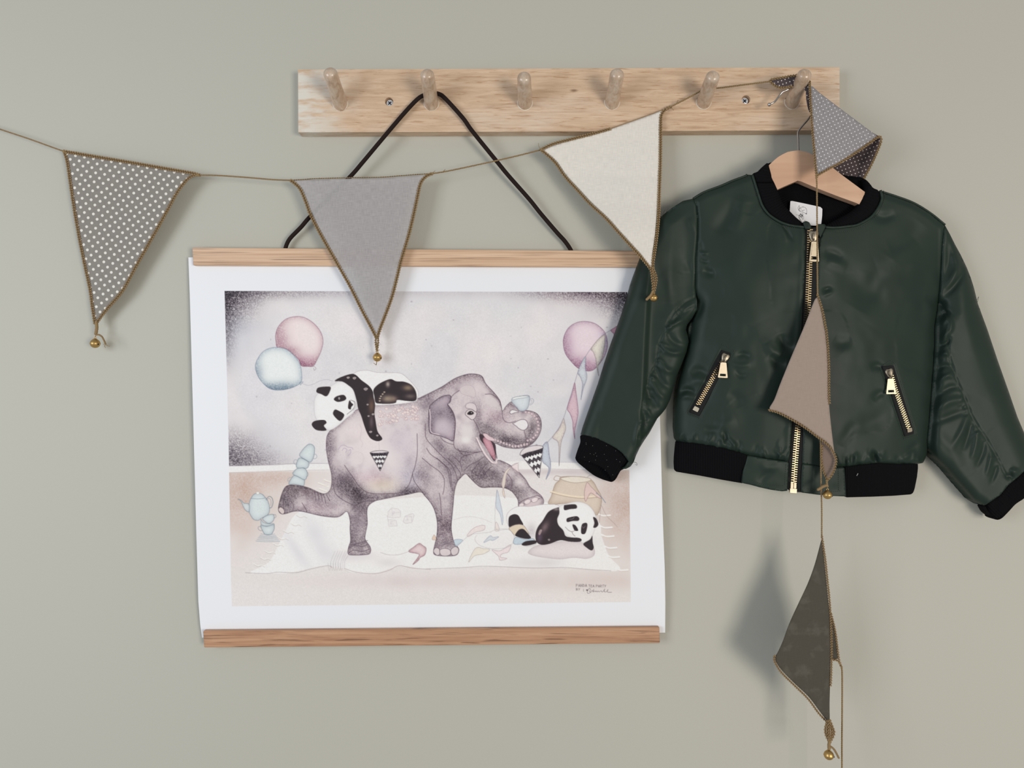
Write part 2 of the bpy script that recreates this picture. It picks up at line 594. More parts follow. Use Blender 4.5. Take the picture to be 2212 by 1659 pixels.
for i, (b, t) in enumerate(PEGS):
    p0 = np.array(P(b[0], b[1], 0.012)); p1 = np.array(P(t[0], t[1], 0.074))
    p0 = np.array(P(b[0], b[1], DB)) + (np.array(P(b[0], b[1], DB)) - p1) * 0.12
    ax = (p1 - p0); L = np.linalg.norm(ax); ax /= L
    ss = np.r_[np.linspace(0, .90, 12), .935, .96, .98, .993, 1.0]
    rr = []
    for k, s in enumerate(ss):
        r0 = lerp(0.0106, 0.0097, s) * (1 + .015 * math.sin(s * 9 + i * 2))
        if s > .90: r0 = 0.0097 * math.sqrt(max(0.0, 1 - ((s - .90) / .10) ** 2 * .93)) 
        rr.append(r0)
    mb = MB(); mb.add(*tube_geo(p0 + ax * (ss * L)[:, None], rr, 24))
    mb.build('peg', M_PEG, rail)
    # pale rim of glue where the peg leaves the board
    a = np.linspace(math.radians(-20), math.radians(200), 20)
    pts = PA(b[0] + 15.9 * np.cos(a), b[1] + 15.9 * np.sin(a), DB + .0002)
    mb = MB(); mb.add(*tube_geo(pts, .0006 + .0003 * np.sin(np.linspace(0, 9 + i, 20)) ** 2, 6))
    mb.build('glue_rim', M_PEGRING, rail)

for (a, b, r) in SCREWS:
    c = np.array(P(a, b, 0.0)); cx, cz = P(a, b, DB)[0], P(a, b, DB)[2]
    dx = -0.0008 if a > 1200 else 0.0004
    mb = MB()
    hr = 0.0054
    # countersunk head: disc with rounded edge and a cross recess
    n = 28; an = np.arange(n) * 2 * math.pi / n
    cc = np.array([cx + dx, -0.0162, cz - 0.0010])
    rings = [(hr * .98, 0.004), (hr, 0.0008), (hr * .93, 0.0), (hr * .80, -.0003)]
    V = []; 
    for rr_, dy in rings: V += [(cc[0] + rr_ * math.cos(t), cc[1] + dy, cc[2] + rr_ * math.sin(t)) for t in an]
    V.append((cc[0], cc[1] - .0004, cc[2]))
    fc = []
    for k in range(3):
        for j in range(n): fc.append((k * n + j, (k + 1) * n + j, (k + 1) * n + (j + 1) % n, k * n + (j + 1) % n))
    for j in range(n): fc.append((3 * n + j, 4 * n, 3 * n + (j + 1) % n))
    mb.add(V, fc)
    for ang in (42, 132):
        ca, sa = math.cos(math.radians(ang)), math.sin(math.radians(ang))
        l, w = hr * .58, hr * .17
        q = [(-l, -w), (l, -w), (l, w), (-l, w)]
        y0, y1 = cc[1] - .0007, cc[1] + .0005
        V = [(cc[0] + x * ca - z * sa, y, cc[2] + x * sa + z * ca) for y in (y0, y1) for x, z in q]
        mb.add(V, [(0, 1, 2, 3), (7, 6, 5, 4), (0, 4, 5, 1), (1, 5, 6, 2), (2, 6, 7, 3), (3, 7, 4, 0)], 1)
    mb.build('screw', [M_STEEL, M_DARK], rail, True)
    # bottom of the bore
    mb = MB()
    V = [(cx, -0.012, cz)] + [(cx + .0064 * math.cos(t), -0.012, cz + .0064 * math.sin(t)) for t in an]
    V += [(cx, -0.001, cz)] + [(cx + .0064 * math.cos(t), -0.001, cz + .0064 * math.sin(t)) for t in an]
    fc = [(0, 1 + (j + 1) % n, 1 + j) for j in range(n)] + [(n + 1, n + 2 + j, n + 2 + (j + 1) % n) for j in range(n)]
    fc += [(1 + j, 1 + (j + 1) % n, n + 2 + (j + 1) % n, n + 2 + j) for j in range(n)]
    mb.add(V, fc); mb.build('screw_bore', M_BOARD, rail, False)

# ---------------------------------------------------------------- wooden coat hanger on the sixth peg
hanger = thing('coat_hanger', P(1725, 330, 0.046), 'pale beech coat hanger with a steel hook holding the green jacket', 'coat hanger')
ho = [(1725, 324.6), (1745, 329), (1762, 338), (1783, 351), (1801, 364), (1824, 382), (1866, 413), (1905, 440), (1950, 470), (1975, 486),
      (1980, 497), (1972, 506), (1940, 494), (1900, 468), (1854, 440), (1810, 424), (1766, 407), (1725, 389.5),
      (1700, 400), (1680, 409), (1640, 428), (1590, 452), (1562, 462), (1548, 458), (1545, 448), (1556, 436), (1590, 412), (1630, 382), (1661, 357),
      (1678, 341), (1690, 333.5), (1703, 327.5)]
def hd(u, v): return .053 - .013 * sstep(np.abs(u - 1762), 90, 170)
mb = MB(); sheet('body', ho, 8, hd, None, None, back=lambda u, v: hd(u, v) - .012, mb=mb)
hb = mb.build('hanger_body', M_BEECH, hanger, False)
bv = hb.modifiers.new('bevel', 'BEVEL'); bv.width = 0.0014; bv.segments = 3; bv.limit_method = 'ANGLE'; bv.angle_limit = math.radians(50)
hk = cr([(1725, 332, .046), (1724.5, 318, .046), (1724, 300, .046), (1723.3, 288, .046), (1726, 281, .046), (1735, 270, .046), (1748, 255, .046),
         (1758, 238, .045), (1762, 218, .045), (1758, 199, .044), (1747, 183, .044), (1730, 175, .044), (1712, 184, .044), (1702, 193.5, .044),
         (1690, 199, .043), (1682, 209, .042), (1673, 220, .042), (1664, 225, .042)], 8)
pts = PA(hk[:, 0], hk[:, 1], hk[:, 2])
mb = MB(); mb.add(*tube_geo(pts, .00135, 10))
mb.add(*sphere_geo(P(1661.5, 226, .042), .0027, seg=14, rings=10))
mb.build('hook', M_CHROME, hanger)
# ---------------------------------------------------------------- the print: an illustration painted into vertex colours
U0, V0, CW, CH = 478, 620, 892, 698
cv = np.zeros((CH, CW, 3)); cv[:] = np.array([222, 219, 225]) / 255.
arng = np.random.default_rng(11)
YY, XX = np.mgrid[0:CH, 0:CW].astype(float)
NZ1 = arng.random((CH, CW))


def tr(reg, pts):
    ox, oy, s = {'E': (600, 790, 3.8138), 'H': (880, 790, 7.3733), 'K': (1080, 680, 4.3667), 'T': (500, 970, 7.3733), 'A': (480, 620, 5.0273),
                 'B': (920, 620, 5.0273), 'C': (480, 940, 5.0273), 'D': (920, 940, 4.4844), 'Z': (1100, 1230, 5.53), 'U': (0, 0, 1)}[reg]
    p = np.asarray(pts, float)
    return np.stack([p[:, 0] / s + ox - U0, p[:, 1] / s + oy - V0], 1)


def blur(a, r):
    if r < .5: return a
    for _ in range(3):
        k = max(1, int(round(r)));
        for ax in (0, 1):
            pad = [(0, 0)] * a.ndim; pad[ax] = (k + 1, k)
            c = np.cumsum(np.pad(a, pad, mode='edge'), axis=ax)
            n = a.shape[ax]
            hi = np.take(c, np.arange(2 * k + 1, 2 * k + 1 + n), axis=ax); lo = np.take(c, np.arange(0, n), axis=ax)
            a = (hi - lo) / (2 * k + 1)
    return a


GR = arng.random((CH, CW)); GR = GR + .5 * (np.roll(GR, 1, 0) + np.roll(GR, 1, 1)) + .3 * np.roll(np.roll(GR, 1, 0), 1, 1); GR = (GR - GR.mean()) / GR.std()
BN = blur(arng.random((CH, CW)), 9); BN = (BN - BN.mean()) / BN.std()
BN2 = blur(arng.random((CH, CW)), 28); BN2 = (BN2 - BN2.mean()) / BN2.std()


def pmask(p):
    """anti-aliased polygon coverage"""
    m = np.zeros((CH, CW)); S = 3
    a = p; b = np.roll(p, -1, 0)
    y0 = max(0, int(p[:, 1].min())); y1 = min(CH, int(p[:, 1].max()) + 2)
    for row in range(y0, y1):
        for s in range(S):
            y = row + (s + .5) / S
            k = (a[:, 1] > y) != (b[:, 1] > y)
            if not k.any(): continue
            A = a[k]; B = b[k]
            xs = np.sort(A[:, 0] + (y - A[:, 1]) * (B[:, 0] - A[:, 0]) / (B[:, 1] - A[:, 1]))
            for i in range(0, len(xs) - 1, 2):
                x0, x1 = max(xs[i], 0), min(xs[i + 1], CW)
                if x1 <= x0: continue
                c0, c1 = int(x0), min(int(x1), CW - 1)
                if c0 == c1: m[row, c0] += (x1 - x0) / S
                else:
                    m[row, c0] += (c0 + 1 - x0) / S; m[row, c0 + 1:c1] += 1 / S; m[row, c1] += (x1 - c1) / S
    return np.clip(m, 0, 1)


def poly(reg, pts, closed=True, n=5): return cr(tr(reg, pts), n, closed)
def col(c): return np.array(c, float) / 255.


def put(m, c, a=1.0):
    global cv
    m = (m * a)[..., None]; cv = cv * (1 - m) + col(c) * m


def mul(m, c):
    """transparent darkening wash"""
    global cv
    cv = cv * (1 - m[..., None] * (1 - col(c)))


def fill(reg, pts, c, a=1.0, edge=None, er=5, ek=.5, line=None, lw=1.0, la=.9, n=5, grain=0.0, sharp=False):
    p = tr(reg, pts) if sharp else poly(reg, pts, True, n)
    m = pmask(p); put(m, c, a)
    if edge is not None:
        e = np.clip((1 - blur(m, er)) * 2, 0, 1) * m
        mul(np.clip(e * ek * .72 * (1 + .3 * GR), 0, 1), edge)
    if grain: mul(np.clip(m * grain * (GR > .9), 0, 1), (90, 70, 85))
    if line is not None: stroke_px(np.vstack([p, p[:1]]), line, lw, la)
    return m


def stroke_px(p, c, w=1.0, a=.9, soft=.5):
    global cv
    m = np.zeros((CH, CW))
    for (x0, y0), (x1, y1) in zip(p[:-1], p[1:]):
        r = w + 1.5
        cx0 = max(0, int(min(x0, x1) - r)); cx1 = min(CW, int(max(x0, x1) + r) + 2)
        cy0 = max(0, int(min(y0, y1) - r)); cy1 = min(CH, int(max(y0, y1) + r) + 2)
        if cx1 <= cx0 or cy1 <= cy0: continue
        X = XX[cy0:cy1, cx0:cx1] + .5; Y = YY[cy0:cy1, cx0:cx1] + .5
        dx, dy = x1 - x0, y1 - y0; L = dx * dx + dy * dy + 1e-9
        t = np.clip(((X - x0) * dx + (Y - y0) * dy) / L, 0, 1)
        d = np.hypot(X - x0 - t * dx, Y - y0 - t * dy)
        m[cy0:cy1, cx0:cx1] = np.maximum(m[cy0:cy1, cx0:cx1], np.clip(w / 2 + soft - d, 0, 1))
    put(m, c, a)


def line(reg, pts, c=(80, 64, 76), w=.95, a=.85, n=5): stroke_px(poly(reg, pts, False, n), c, w, a)


def blob(reg, x, y, rx, ry, c, a, mask=None, ang=0, wash=True, hard=1.0):
    q = tr(reg, [(x, y), (x + rx, y), (x, y + ry)])
    sx = q[1, 0] - q[0, 0]; sy = q[2, 1] - q[0, 1]
    dx = XX - q[0, 0]; dy = YY - q[0, 1]; ca, sa = math.cos(ang), math.sin(ang)
    g = np.exp(-((((dx * ca + dy * sa) / sx) ** 2 + ((-dx * sa + dy * ca) / sy) ** 2)) ** hard)
    if mask is not None: g = g * mask
    if wash: mul(np.clip(g * a * .74 * (1 + .22 * GR + .12 * BN), 0, 1), c)
    else: put(g, c, a)


INK = (80, 64, 78)
# --- wall wash of the painted room, mottled, with speckled dark corners
mul(np.clip(.5 + .5 * BN2, 0, 1) * .10, (150, 160, 190))
mul(np.clip(.5 - .5 * BN2, 0, 1) * .05, (225, 195, 208)); mul(np.clip(.5 + .5 * BN, 0, 1) * .03, (120, 120, 140))
blob('U', 1345, 980, 120, 210, (160, 172, 200), .45)
blob('U', 520, 720, 60, 60, (170, 185, 205), .25)
fy = (YY + V0 - 628) / 680; fx = (XX + U0 - 486) / 870
spk = lambda dens: np.clip(dens ** 1.25 * (.80 + .30 * GR), 0, 1)
mul(spk(np.exp(-((XX + U0 - 486) / 70) ** 2 - ((YY + V0 - 640) / 55) ** 2) * .95), (70, 58, 70))
mul(spk(np.exp(-((XX + U0 - 486) / 22) ** 2 - ((YY + V0 - 690) / 95) ** 2) * .7), (80, 68, 82))
mul(spk(np.exp(-((YY + V0 - 626) / 20) ** 2) * np.clip(1 - (XX + U0 - 486) / 330, 0, 1) * .75), (72, 60, 74))
mul(spk(np.exp(-((YY + V0 - 626) / 24) ** 2) * np.clip((XX + U0 - 1070) / 200, 0, 1) * .85), (84, 64, 80))
mul(spk(np.exp(-((YY + V0 - 630) / 48) ** 2) * np.clip((XX + U0 - 1150) / 220, 0, 1) * .45), (120, 90, 115))
mul(spk(np.exp(-((XX + U0 - 1362) / 60) ** 2 - ((YY + V0 - 640) / 50) ** 2) * .8), (50, 42, 54))
mul(spk(np.exp(-((YY + V0 - 628) / 16) ** 2) * .22), (110, 95, 112))
mul(spk(np.exp(-((XX + U0 - 488) / 80) ** 2 - ((YY + V0 - 985) / 55) ** 2) * .8), (84, 74, 88))
mul(spk(np.exp(-((XX + U0 - 540) / 90) ** 2 - ((YY + V0 - 1000) / 28) ** 2) * .5), (120, 108, 120))
mul(spk(np.exp(-((XX + U0 - 495) / 40) ** 2 - ((YY + V0 - 900) / 60) ** 2) * .06), (150, 130, 150))
for _ in range(46):
    x, y = arng.uniform(500, 1330), arng.uniform(640, 990)
    blob('U', x, y, arng.uniform(.8, 2.6), arng.uniform(.8, 2.4), (110, 100, 120), arng.uniform(.12, .5), hard=1.6)
# --- baseboard and floor
fl = pmask(tr('U', [(478, 1021), (560, 1019), (620, 1017), (720, 1015), (900, 1014), (1165, 1013), (1250, 1014), (1372, 1016), (1372, 1330), (478, 1330)]))
bs = pmask(tr('U', [(478, 1007), (560, 1005), (620, 1003), (720, 1001), (1165, 996), (1250, 999), (1372, 1000), (1372, 1017), (1250, 1014), (900, 1014), (478, 1022)]))
put(fl, (219, 214, 218)); put(bs, (226, 224, 229))
blob('U', 500, 1060, 110, 70, (206, 170, 150), .55, fl); blob('U', 520, 1110, 60, 90, (214, 182, 166), .3, fl)
blob('U', 600, 1030, 90, 22, (206, 172, 156), .4, fl)
blob('U', 1350, 1080, 65, 110, (196, 162, 146), .62, fl); blob('U', 1180, 1019, 120, 7, (176, 160, 172), .35, fl)
blob('U', 1300, 1255, 180, 22, (228, 210, 204), .5, fl); blob('U', 900, 1255, 260, 16, (232, 218, 218), .4, fl)
blob('U', 1100, 1100, 190, 120, (255, 255, 255), 0, fl)
stroke_px(tr('U', [(478, 1007), (540, 1006), (600, 1004), (640, 1001), (722, 1001)]), (120, 108, 118), .9, .55)
stroke_px(tr('U', [(478, 1021.5), (560, 1019), (640, 1016), (722, 1015)]), (150, 138, 146), .8, .55)
stroke_px(tr('U', [(1140, 995), (1200, 998), (1290, 1000), (1372, 1000)]), (130, 128, 150), .9, .5)
stroke_px(tr('U', [(1160, 1012), (1240, 1014), (1372, 1016)]), (160, 148, 156), .8, .5)
# --- rug
rug = fill('U', [(640, 1110), (690, 1090), (760, 1085), (1000, 1070), (1180, 1085), (1285, 1120), (1300, 1160), (1315, 1200), (1340, 1228), (1315, 1234), (1250, 1228),
                 (1150, 1226), (1050, 1224), (930, 1230), (880, 1223), (850, 1226), (810, 1238), (760, 1236), (742, 1228), (700, 1222), (660, 1230), (620, 1238), (585, 1239), (540, 1237), (580, 1215), (600, 1180), (620, 1140)],
           (228, 227, 232), .9)
blob('U', 690, 1170, 20, 70, (170, 170, 195), .22, rug, -.5); blob('U', 640, 1190, 12, 60, (170, 170, 195), .2, rug, -.6)
blob('U', 770, 1200, 40, 12, (190, 170, 180), .35, rug); blob('U', 840, 1215, 30, 10, (190, 180, 186), .25, rug)
blob('U', 1190, 1170, 100, 20, (205, 198, 204), .3, rug); blob('U', 1160, 1215, 60, 12, (190, 178, 186), .3, rug)
line('U', [(530, 1237), (575, 1239), (600, 1236), (640, 1237), (668, 1230), (695, 1224), (710, 1222), (718, 1226)], (130, 120, 128), .8, .7)
line('U', [(744, 1228), (770, 1236), (810, 1239), (840, 1232), (862, 1222), (890, 1227), (930, 1230)], (150, 130, 136), .9, .7)
line('U', [(920, 1229), (1000, 1226), (1050, 1223), (1150, 1227), (1220, 1226), (1270, 1230), (1320, 1233)], (140, 130, 136), .9, .7)
line('U', [(744, 1228), (745, 1212), (752, 1200)], (150, 140, 150), .7, .6)
for x in (708, 714, 719, 724, 730, 734):
    line('U', [(x, 1216), (x + 2, 1228), (x + 4, 1232), (x + 6, 1226), (x + 7, 1212), (x + 16, 1190)], (150, 140, 148), .6, .5)
for (x, y) in ((500, 0),): pass
for y, x, dx in ((1045, 548, 20), (0, 0, 0)): pass
for (x, y) in ((640, 1112), (628, 1130), (612, 1146), (600, 1160), (590, 1174), (572, 1190), (562, 1204), (548, 1218)):
    line('U', [(x, y), (x + 8, y + 4), (x + 16, y + 3), (x + 22, y + 5)], (230, 228, 229), 2.4, .8)
    line('U', [(x, y + 1), (x + 9, y + 6), (x + 17, y + 4), (x + 23, y + 7)], (160, 150, 150), .8, .6)
for (x, y) in ((688, 1043), (700, 1036), (690, 1055)):
    line('U', [(x, y), (x + 10, y + 4), (x + 22, y + 8)], (240, 236, 232), 2.0, .9); line('U', [(x, y + 2), (x + 12, y + 6), (x + 20, y + 6)], (170, 150, 150), .7, .6)
for (x, y) in ((1292, 1110), (1296, 1136), (1300, 1155), (1306, 1180), (1312, 1200), (1330, 1228)):
    line('U', [(x, y), (x + 10, y + 4), (x + 26, y + 3)], (242, 240, 240), 3.0, .95); line('U', [(x + 3, y + 3), (x + 12, y + 6), (x + 27, y + 5)], (170, 150, 146), .8, .6)
line('D', [(270, 820), (360, 795), (450, 790), (560, 815), (640, 850)], (180, 172, 182), .7, .7)
# --- toy blocks
for q in ([(1800, 830), (1840, 790), (1910, 800), (1940, 830), (1935, 890), (1860, 900), (1800, 890)], [(1790, 870), (1800, 915), (1890, 925), (1900, 985), (1810, 990), (1800, 920)],
          [(1965, 940), (1985, 880), (2070, 850), (2085, 870), (2060, 950), (1990, 960)]):
    fill('C', q, (218, 214, 220), .5, line=(186, 180, 188), lw=.7, la=.9, n=1, sharp=True)
for q in ([(1840, 800), (1850, 880)], [(1850, 850), (1935, 835)], [(1985, 885), (2060, 885)], [(2055, 885), (2060, 940)], [(1855, 835), (1868, 832), (1872, 845), (1857, 850), (1860, 865)], [(2000, 930), (2010, 905), (2020, 930)], [(1830, 940), (1860, 940)], [(1830, 965), (1858, 965)], [(1830, 940), (1832, 965)]):
    stroke_px(tr('C', q), (190, 184, 192), .8, .8)
# --- balloons
m = fill('A', [(585, 600), (580, 520), (610, 430), (690, 350), (800, 320), (900, 335), (1000, 400), (1070, 490), (1095, 590), (1075, 690), (1030, 790), (990, 858), (930, 862), (860, 855), (830, 790), (760, 720), (690, 670), (600, 655)],
         (226, 214, 219), 1, (160, 116, 138), 7, .42, (130, 96, 116), 1.0, .8)
blob('A', 640, 560, 90, 170, (150, 96, 124), .6, m); blob('A', 900, 840, 180, 90, (150, 84, 120), .75, m); blob('A', 760, 690, 90, 60, (150, 96, 124), .45, m)
line('A', [(990, 860), (1010, 870), (1018, 885), (1000, 905), (992, 880)], (120, 110, 120), .7, .8)
m = fill('A', [(360, 870), (375, 800), (430, 715), (500, 670), (590, 655), (690, 675), (770, 735), (840, 830), (862, 930), (858, 1030), (790, 1080), (700, 1110), (600, 1120), (510, 1100), (430, 1030), (380, 950)],
         (222, 226, 231), 1, (130, 148, 170), 7, .5, (110, 124, 146), 1.0, .75)
blob('A', 600, 1100, 260, 70, (108, 130, 154), .8, m); blob('A', 380, 930, 70, 130, (130, 146, 168), .45, m)
line('A', [(850, 1035), (880, 1030), (860, 1050), (850, 1065), (845, 1040)], (110, 130, 150), .9, .8)
line('A', [(862, 1045), (930, 1068), (1000, 1050), (1060, 1020), (1130, 1005), (1200, 1020)], (140, 140, 150), .6, .7)
m = fill('K', [(598, 280), (605, 200), (650, 120), (720, 75), (800, 62), (890, 80), (960, 130), (1000, 190), (1015, 290), (990, 380), (940, 460), (880, 520), (820, 530), (740, 505), (680, 450), (620, 370)],
         (221, 206, 219), 1, (146, 108, 138), 7, .45, (120, 88, 112), 1.0, .8)
blob('K', 740, 490, 170, 90, (130, 70, 112), .75, m); blob('K', 620, 300, 70, 170, (150, 100, 140), .45, m); blob('K', 860, 170, 110, 90, (255, 255, 255), 0, m)
blob('K', 1000, 230, 60, 110, (170, 180, 210), .45, m)
# --- string of little flags on the right
line('K', [(1112, 112), (1040, 148), (960, 200), (880, 290), (815, 380), (750, 500), (705, 640), (640, 850), (590, 1000), (520, 1120), (440, 1210), (380, 1260)], (110, 104, 124), .8, .75)
for pts, c, ln in (([(1112, 110), (1075, 125), (1045, 148), (1070, 175), (1088, 205)], (196, 150, 172), (120, 80, 100)),
                   ([(985, 190), (920, 240), (860, 322), (880, 350), (905, 420), (915, 500), (932, 575), (925, 480), (960, 420), (985, 300), (990, 230)], (218, 213, 208), (120, 110, 110)),
                   ([(808, 395), (770, 450), (735, 545), (760, 590), (778, 650), (772, 720), (764, 800), (785, 700), (820, 590), (805, 500)], (200, 208, 220), (104, 112, 138)),
                   ([(704, 640), (680, 740), (636, 880), (660, 930), (685, 1000), (690, 1080), (706, 1170), (705, 1100), (725, 1000), (738, 920), (730, 830), (716, 720)], (210, 182, 198), (120, 70, 100)),
                   ([(598, 980), (560, 1070), (497, 1155), (540, 1190), (555, 1240), (556, 1330), (558, 1425), (565, 1330), (578, 1200), (618, 1085), (612, 1020)], (218, 210, 206), (120, 112, 122)),
                   ([(448, 1200), (400, 1245), (395, 1330), (405, 1390), (440, 1420), (462, 1450), (450, 1500), (434, 1552), (470, 1480), (478, 1400), (465, 1320)], (192, 200, 216), (96, 104, 134))):
    fill('K', pts, c, .95, (150, 130, 150), 3, .35, ln, .8, .85, grain=.12)
# --- stacked cups and the teapot
BL = (206, 213, 220); BE = (136, 150, 166); BI = (100, 114, 130)
for pts in ([(915, 560), (940, 490), (1005, 415), (1080, 450), (1160, 490), (1150, 585), (1100, 580), (1000, 560)], [(980, 400), (1000, 350), (1060, 305), (1140, 300), (1195, 340), (1205, 420), (1170, 490), (1080, 450)],
            [(1030, 270), (1050, 190), (1090, 140), (1180, 175), (1232, 215), (1225, 280), (1190, 310), (1140, 298), (1060, 305)], [(1085, 105), (1120, 30), (1180, -40), (1240, -80), (1300, -60), (1325, 0), (1310, 120), (1260, 208), (1180, 170)]):
    fill('T', pts, BL, 1, BE, 4, .35, BI, .9, .85)
for q in ([(1055, 180), (1010, 170), (990, 210), (1015, 245), (1040, 240)], [(1310, 90), (1345, 85), (1360, 125), (1335, 155), (1300, 150)], [(1205, 360), (1225, 400), (1210, 435), (1190, 440)], [(945, 450), (905, 470), (895, 510), (920, 505)]):
    line('T', q, (150, 160, 170), 1.3, .8)
fill('T', [(280, 940), (285, 850), (320, 770), (360, 720), (420, 705), (480, 715), (530, 760), (580, 830), (605, 920), (600, 1010), (560, 1060), (480, 1100), (430, 1135), (360, 1125), (320, 1080), (285, 1010)], BL, 1, BE, 5, .32, BI, .9, .8)
fill('T', [(100, 795), (160, 820), (195, 860), (280, 880), (278, 1000), (220, 970), (180, 900), (150, 830)], BL, .9, BE, 3, .3, BI, .9, .8)
line('T', [(315, 785), (400, 795), (500, 788), (540, 772)], BI, .8, .8)
line('T', [(550, 800), (600, 755), (645, 780), (662, 850), (640, 925), (610, 940)], BI, 1.6, .7); line('T', [(560, 815), (600, 785), (630, 830), (625, 900)], BI, .8, .7)
fill('T', [(395, 705), (400, 685), (430, 680), (445, 700), (430, 722), (405, 720)], (222, 226, 228), 1, None, line=(170, 160, 160), lw=.8)
fill('T', [(470, 1120), (500, 1160), (560, 1185), (640, 1190), (670, 1185), (680, 1210), (600, 1225), (500, 1222), (470, 1190)], BL, 1, BE, 3, .3, BI, .8, .8)
fill('T', [(495, 1110), (560, 1060), (660, 1040), (680, 1090), (660, 1150), (600, 1185), (540, 1160)], BL, 1, BE, 3, .3, BI, .9, .85)
fill('T', [(465, 1215), (560, 1232), (670, 1205), (682, 1260), (665, 1310), (630, 1360), (540, 1362), (500, 1310)], BL, 1, BE, 4, .35, BI, .9, .9)
line('T', [(665, 1050), (700, 1045), (708, 1080), (680, 1100)], BI, .9, .7); line('T', [(480, 1240), (435, 1235), (425, 1270), (460, 1300), (490, 1300)], BI, .9, .7)
for k, y in enumerate((1355, 1380, 1400, 1420, 1445, 1470)):
    w = 110 + k * 16; line('T', [(580 - w, y - 6), (520, y + 5), (640, y + 6), (580 + w, y - 2)], (130, 152, 172), 1.1, .75)
# --- basket behind the sleeping panda
fill('D', [(1195, 670), (1215, 590), (1250, 480), (1290, 440), (1310, 405), (1420, 400), (1550, 410), (1620, 450), (1660, 520), (1700, 600), (1690, 700), (1650, 775), (1550, 700), (1400, 660)], (208, 194, 184), 1, (150, 124, 110), 5, .35, (140, 120, 108), .9, .8)
fill('D', [(1310, 415), (1430, 400), (1560, 412), (1600, 430), (1560, 450), (1440, 462), (1340, 440)], (220, 212, 206), 1, None, line=(140, 124, 116), lw=.8)
line('D', [(1210, 545), (1300, 570), (1420, 592), (1540, 600), (1680, 585)], (232, 214, 196), 3.2, .9); line('D', [(1205, 555), (1300, 582), (1420, 604), (1540, 612), (1680, 600)], (140, 118, 104), .8, .8)
line('D', [(1310, 405), (1260, 395), (1240, 430), (1290, 445)], (150, 130, 118), 1.2, .8); line('D', [(1560, 410), (1600, 385), (1680, 395), (1720, 420)], (150, 140, 138), .9, .8)
fill('D', [(1560, 460), (1535, 560), (1545, 640), (1570, 600), (1600, 560), (1660, 600), (1700, 610), (1640, 540), (1600, 500)], (214, 190, 190), .9, None, line=(140, 110, 116), lw=.8)
line('D', [(1650, 560), (1700, 600), (1740, 655)], (110, 124, 150), 1.4, .8); line('D', [(1700, 640), (1690, 740), (1680, 850)], (150, 130, 130), .8, .8)
line('D', [(1700, 680), (1750, 780), (1820, 850), (1855, 890)], (150, 130, 130), .8, .7)
# --- elephant
EL = [(640, 370), (720, 335), (800, 318), (1000, 305), (1140, 275), (1200, 250), (1350, 175), (1450, 110), (1540, 75), (1610, 67), (1680, 85), (1715, 150), (1780, 220), (1826, 280), (1840, 325), (1852, 375),
      (1880, 335), (1925, 298), (1960, 330), (1985, 370), (2040, 368), (2100, 378), (2145, 405), (2170, 460), (2165, 540), (2120, 620), (2050, 668), (1960, 682), (1860, 668), (1790, 640),
      (1795, 700), (1808, 770), (1802, 790), (1830, 780), (1915, 820), (1980, 870), (2040, 935), (2080, 1000), (2140, 1045), (2180, 1085), (2190, 1130), (2150, 1180), (2080, 1220), (2020, 1215), (1985, 1180), (1980, 1110),
      (1950, 1060), (1920, 1030), (1860, 1005), (1760, 1000), (1680, 1003), (1630, 970), (1580, 920), (1545, 890), (1500, 930), (1475, 965), (1455, 1040), (1445, 1150), (1435, 1250), (1430, 1350), (1450, 1450), (1480, 1490),
      (1492, 1520), (1470, 1560), (1390, 1568), (1300, 1560), (1283, 1530), (1295, 1470), (1310, 1400), (1315, 1300), (1295, 1200), (1260, 1130), (1210, 1070), (1175, 1040), (1080, 1058), (960, 1080), (860, 1100), (800, 1115),
      (750, 1150), (735, 1200), (738, 1300), (725, 1370), (720, 1430), (760, 1490), (765, 1530), (740, 1555), (620, 1560), (580, 1550), (582, 1500), (600, 1440), (595, 1350), (595, 1270), (570, 1200), (520, 1235), (470, 1248),
      (350, 1235), (200, 1200), (130, 1200), (60, 1220), (20, 1215), (5, 1180), (15, 1120), (40, 1040), (75, 990), (150, 985), (250, 1005), (340, 1045), (390, 1055), (430, 1025), (445, 960), (440, 880), (415, 780), (400, 680),
      (402, 600), (415, 560), (440, 530), (500, 490), (570, 430)]
em = fill('E', EL, (210, 199, 207), 1, (96, 78, 92), 6, .62, INK, 1.1, .9, n=4)
mul(np.clip(em * (.05 + .05 * BN + .05 * BN2 + .07 * GR), 0, 1), (96, 78, 98))
BM = blur(arng.random((CH, CW)), 4); BM = (BM - BM.mean()) / BM.std()
mul(np.clip(em * .08 * (BM - .2), 0, 1), (84, 66, 86)); put(np.clip(em * .08 * (-BM - .2), 0, 1), (232, 224, 230))
G = (104, 88, 104); GD = (62, 48, 62); LT = (224, 216, 222)
blob('E', 850, 700, 330, 260, LT, .75, em, wash=False); blob('E', 700, 560, 190, 130, (220, 210, 214), .6, em, wash=False)
blob('E', 860, 980, 130, 60, (216, 204, 186), .6, em, wash=False); blob('E', 1080, 940, 80, 160, (160, 166, 196), .5, em)
blob('E', 760, 920, 150, 60, (198, 150, 180), .3, em); blob('E', 1010, 620, 110, 130, (186, 180, 205), .35, em)
blob('E', 430, 700, 45, 230, G, .55, em); blob('E', 520, 950, 60, 120, G, .65, em, -.3); blob('E', 640, 1040, 120, 60, GD, .95, em, .3); blob('E', 600, 960, 50, 90, GD, .55, em, -.4)
blob('E', 760, 1080, 140, 30, G, .75, em); blob('E', 650, 1130, 70, 60, GD, .55, em); blob('E', 1090, 1030, 90, 40, GD, .8, em); blob('E', 1000, 1060, 160, 25, G, .5, em)
blob('E', 80, 1100, 70, 110, GD, .80, em); blob('E', 210, 1040, 170, 60, (110, 92, 98), .6, em); blob('E', 300, 1170, 170, 50, (200, 170, 180), .25, em); blob('E', 400, 1120, 120, 90, G, .25, em)
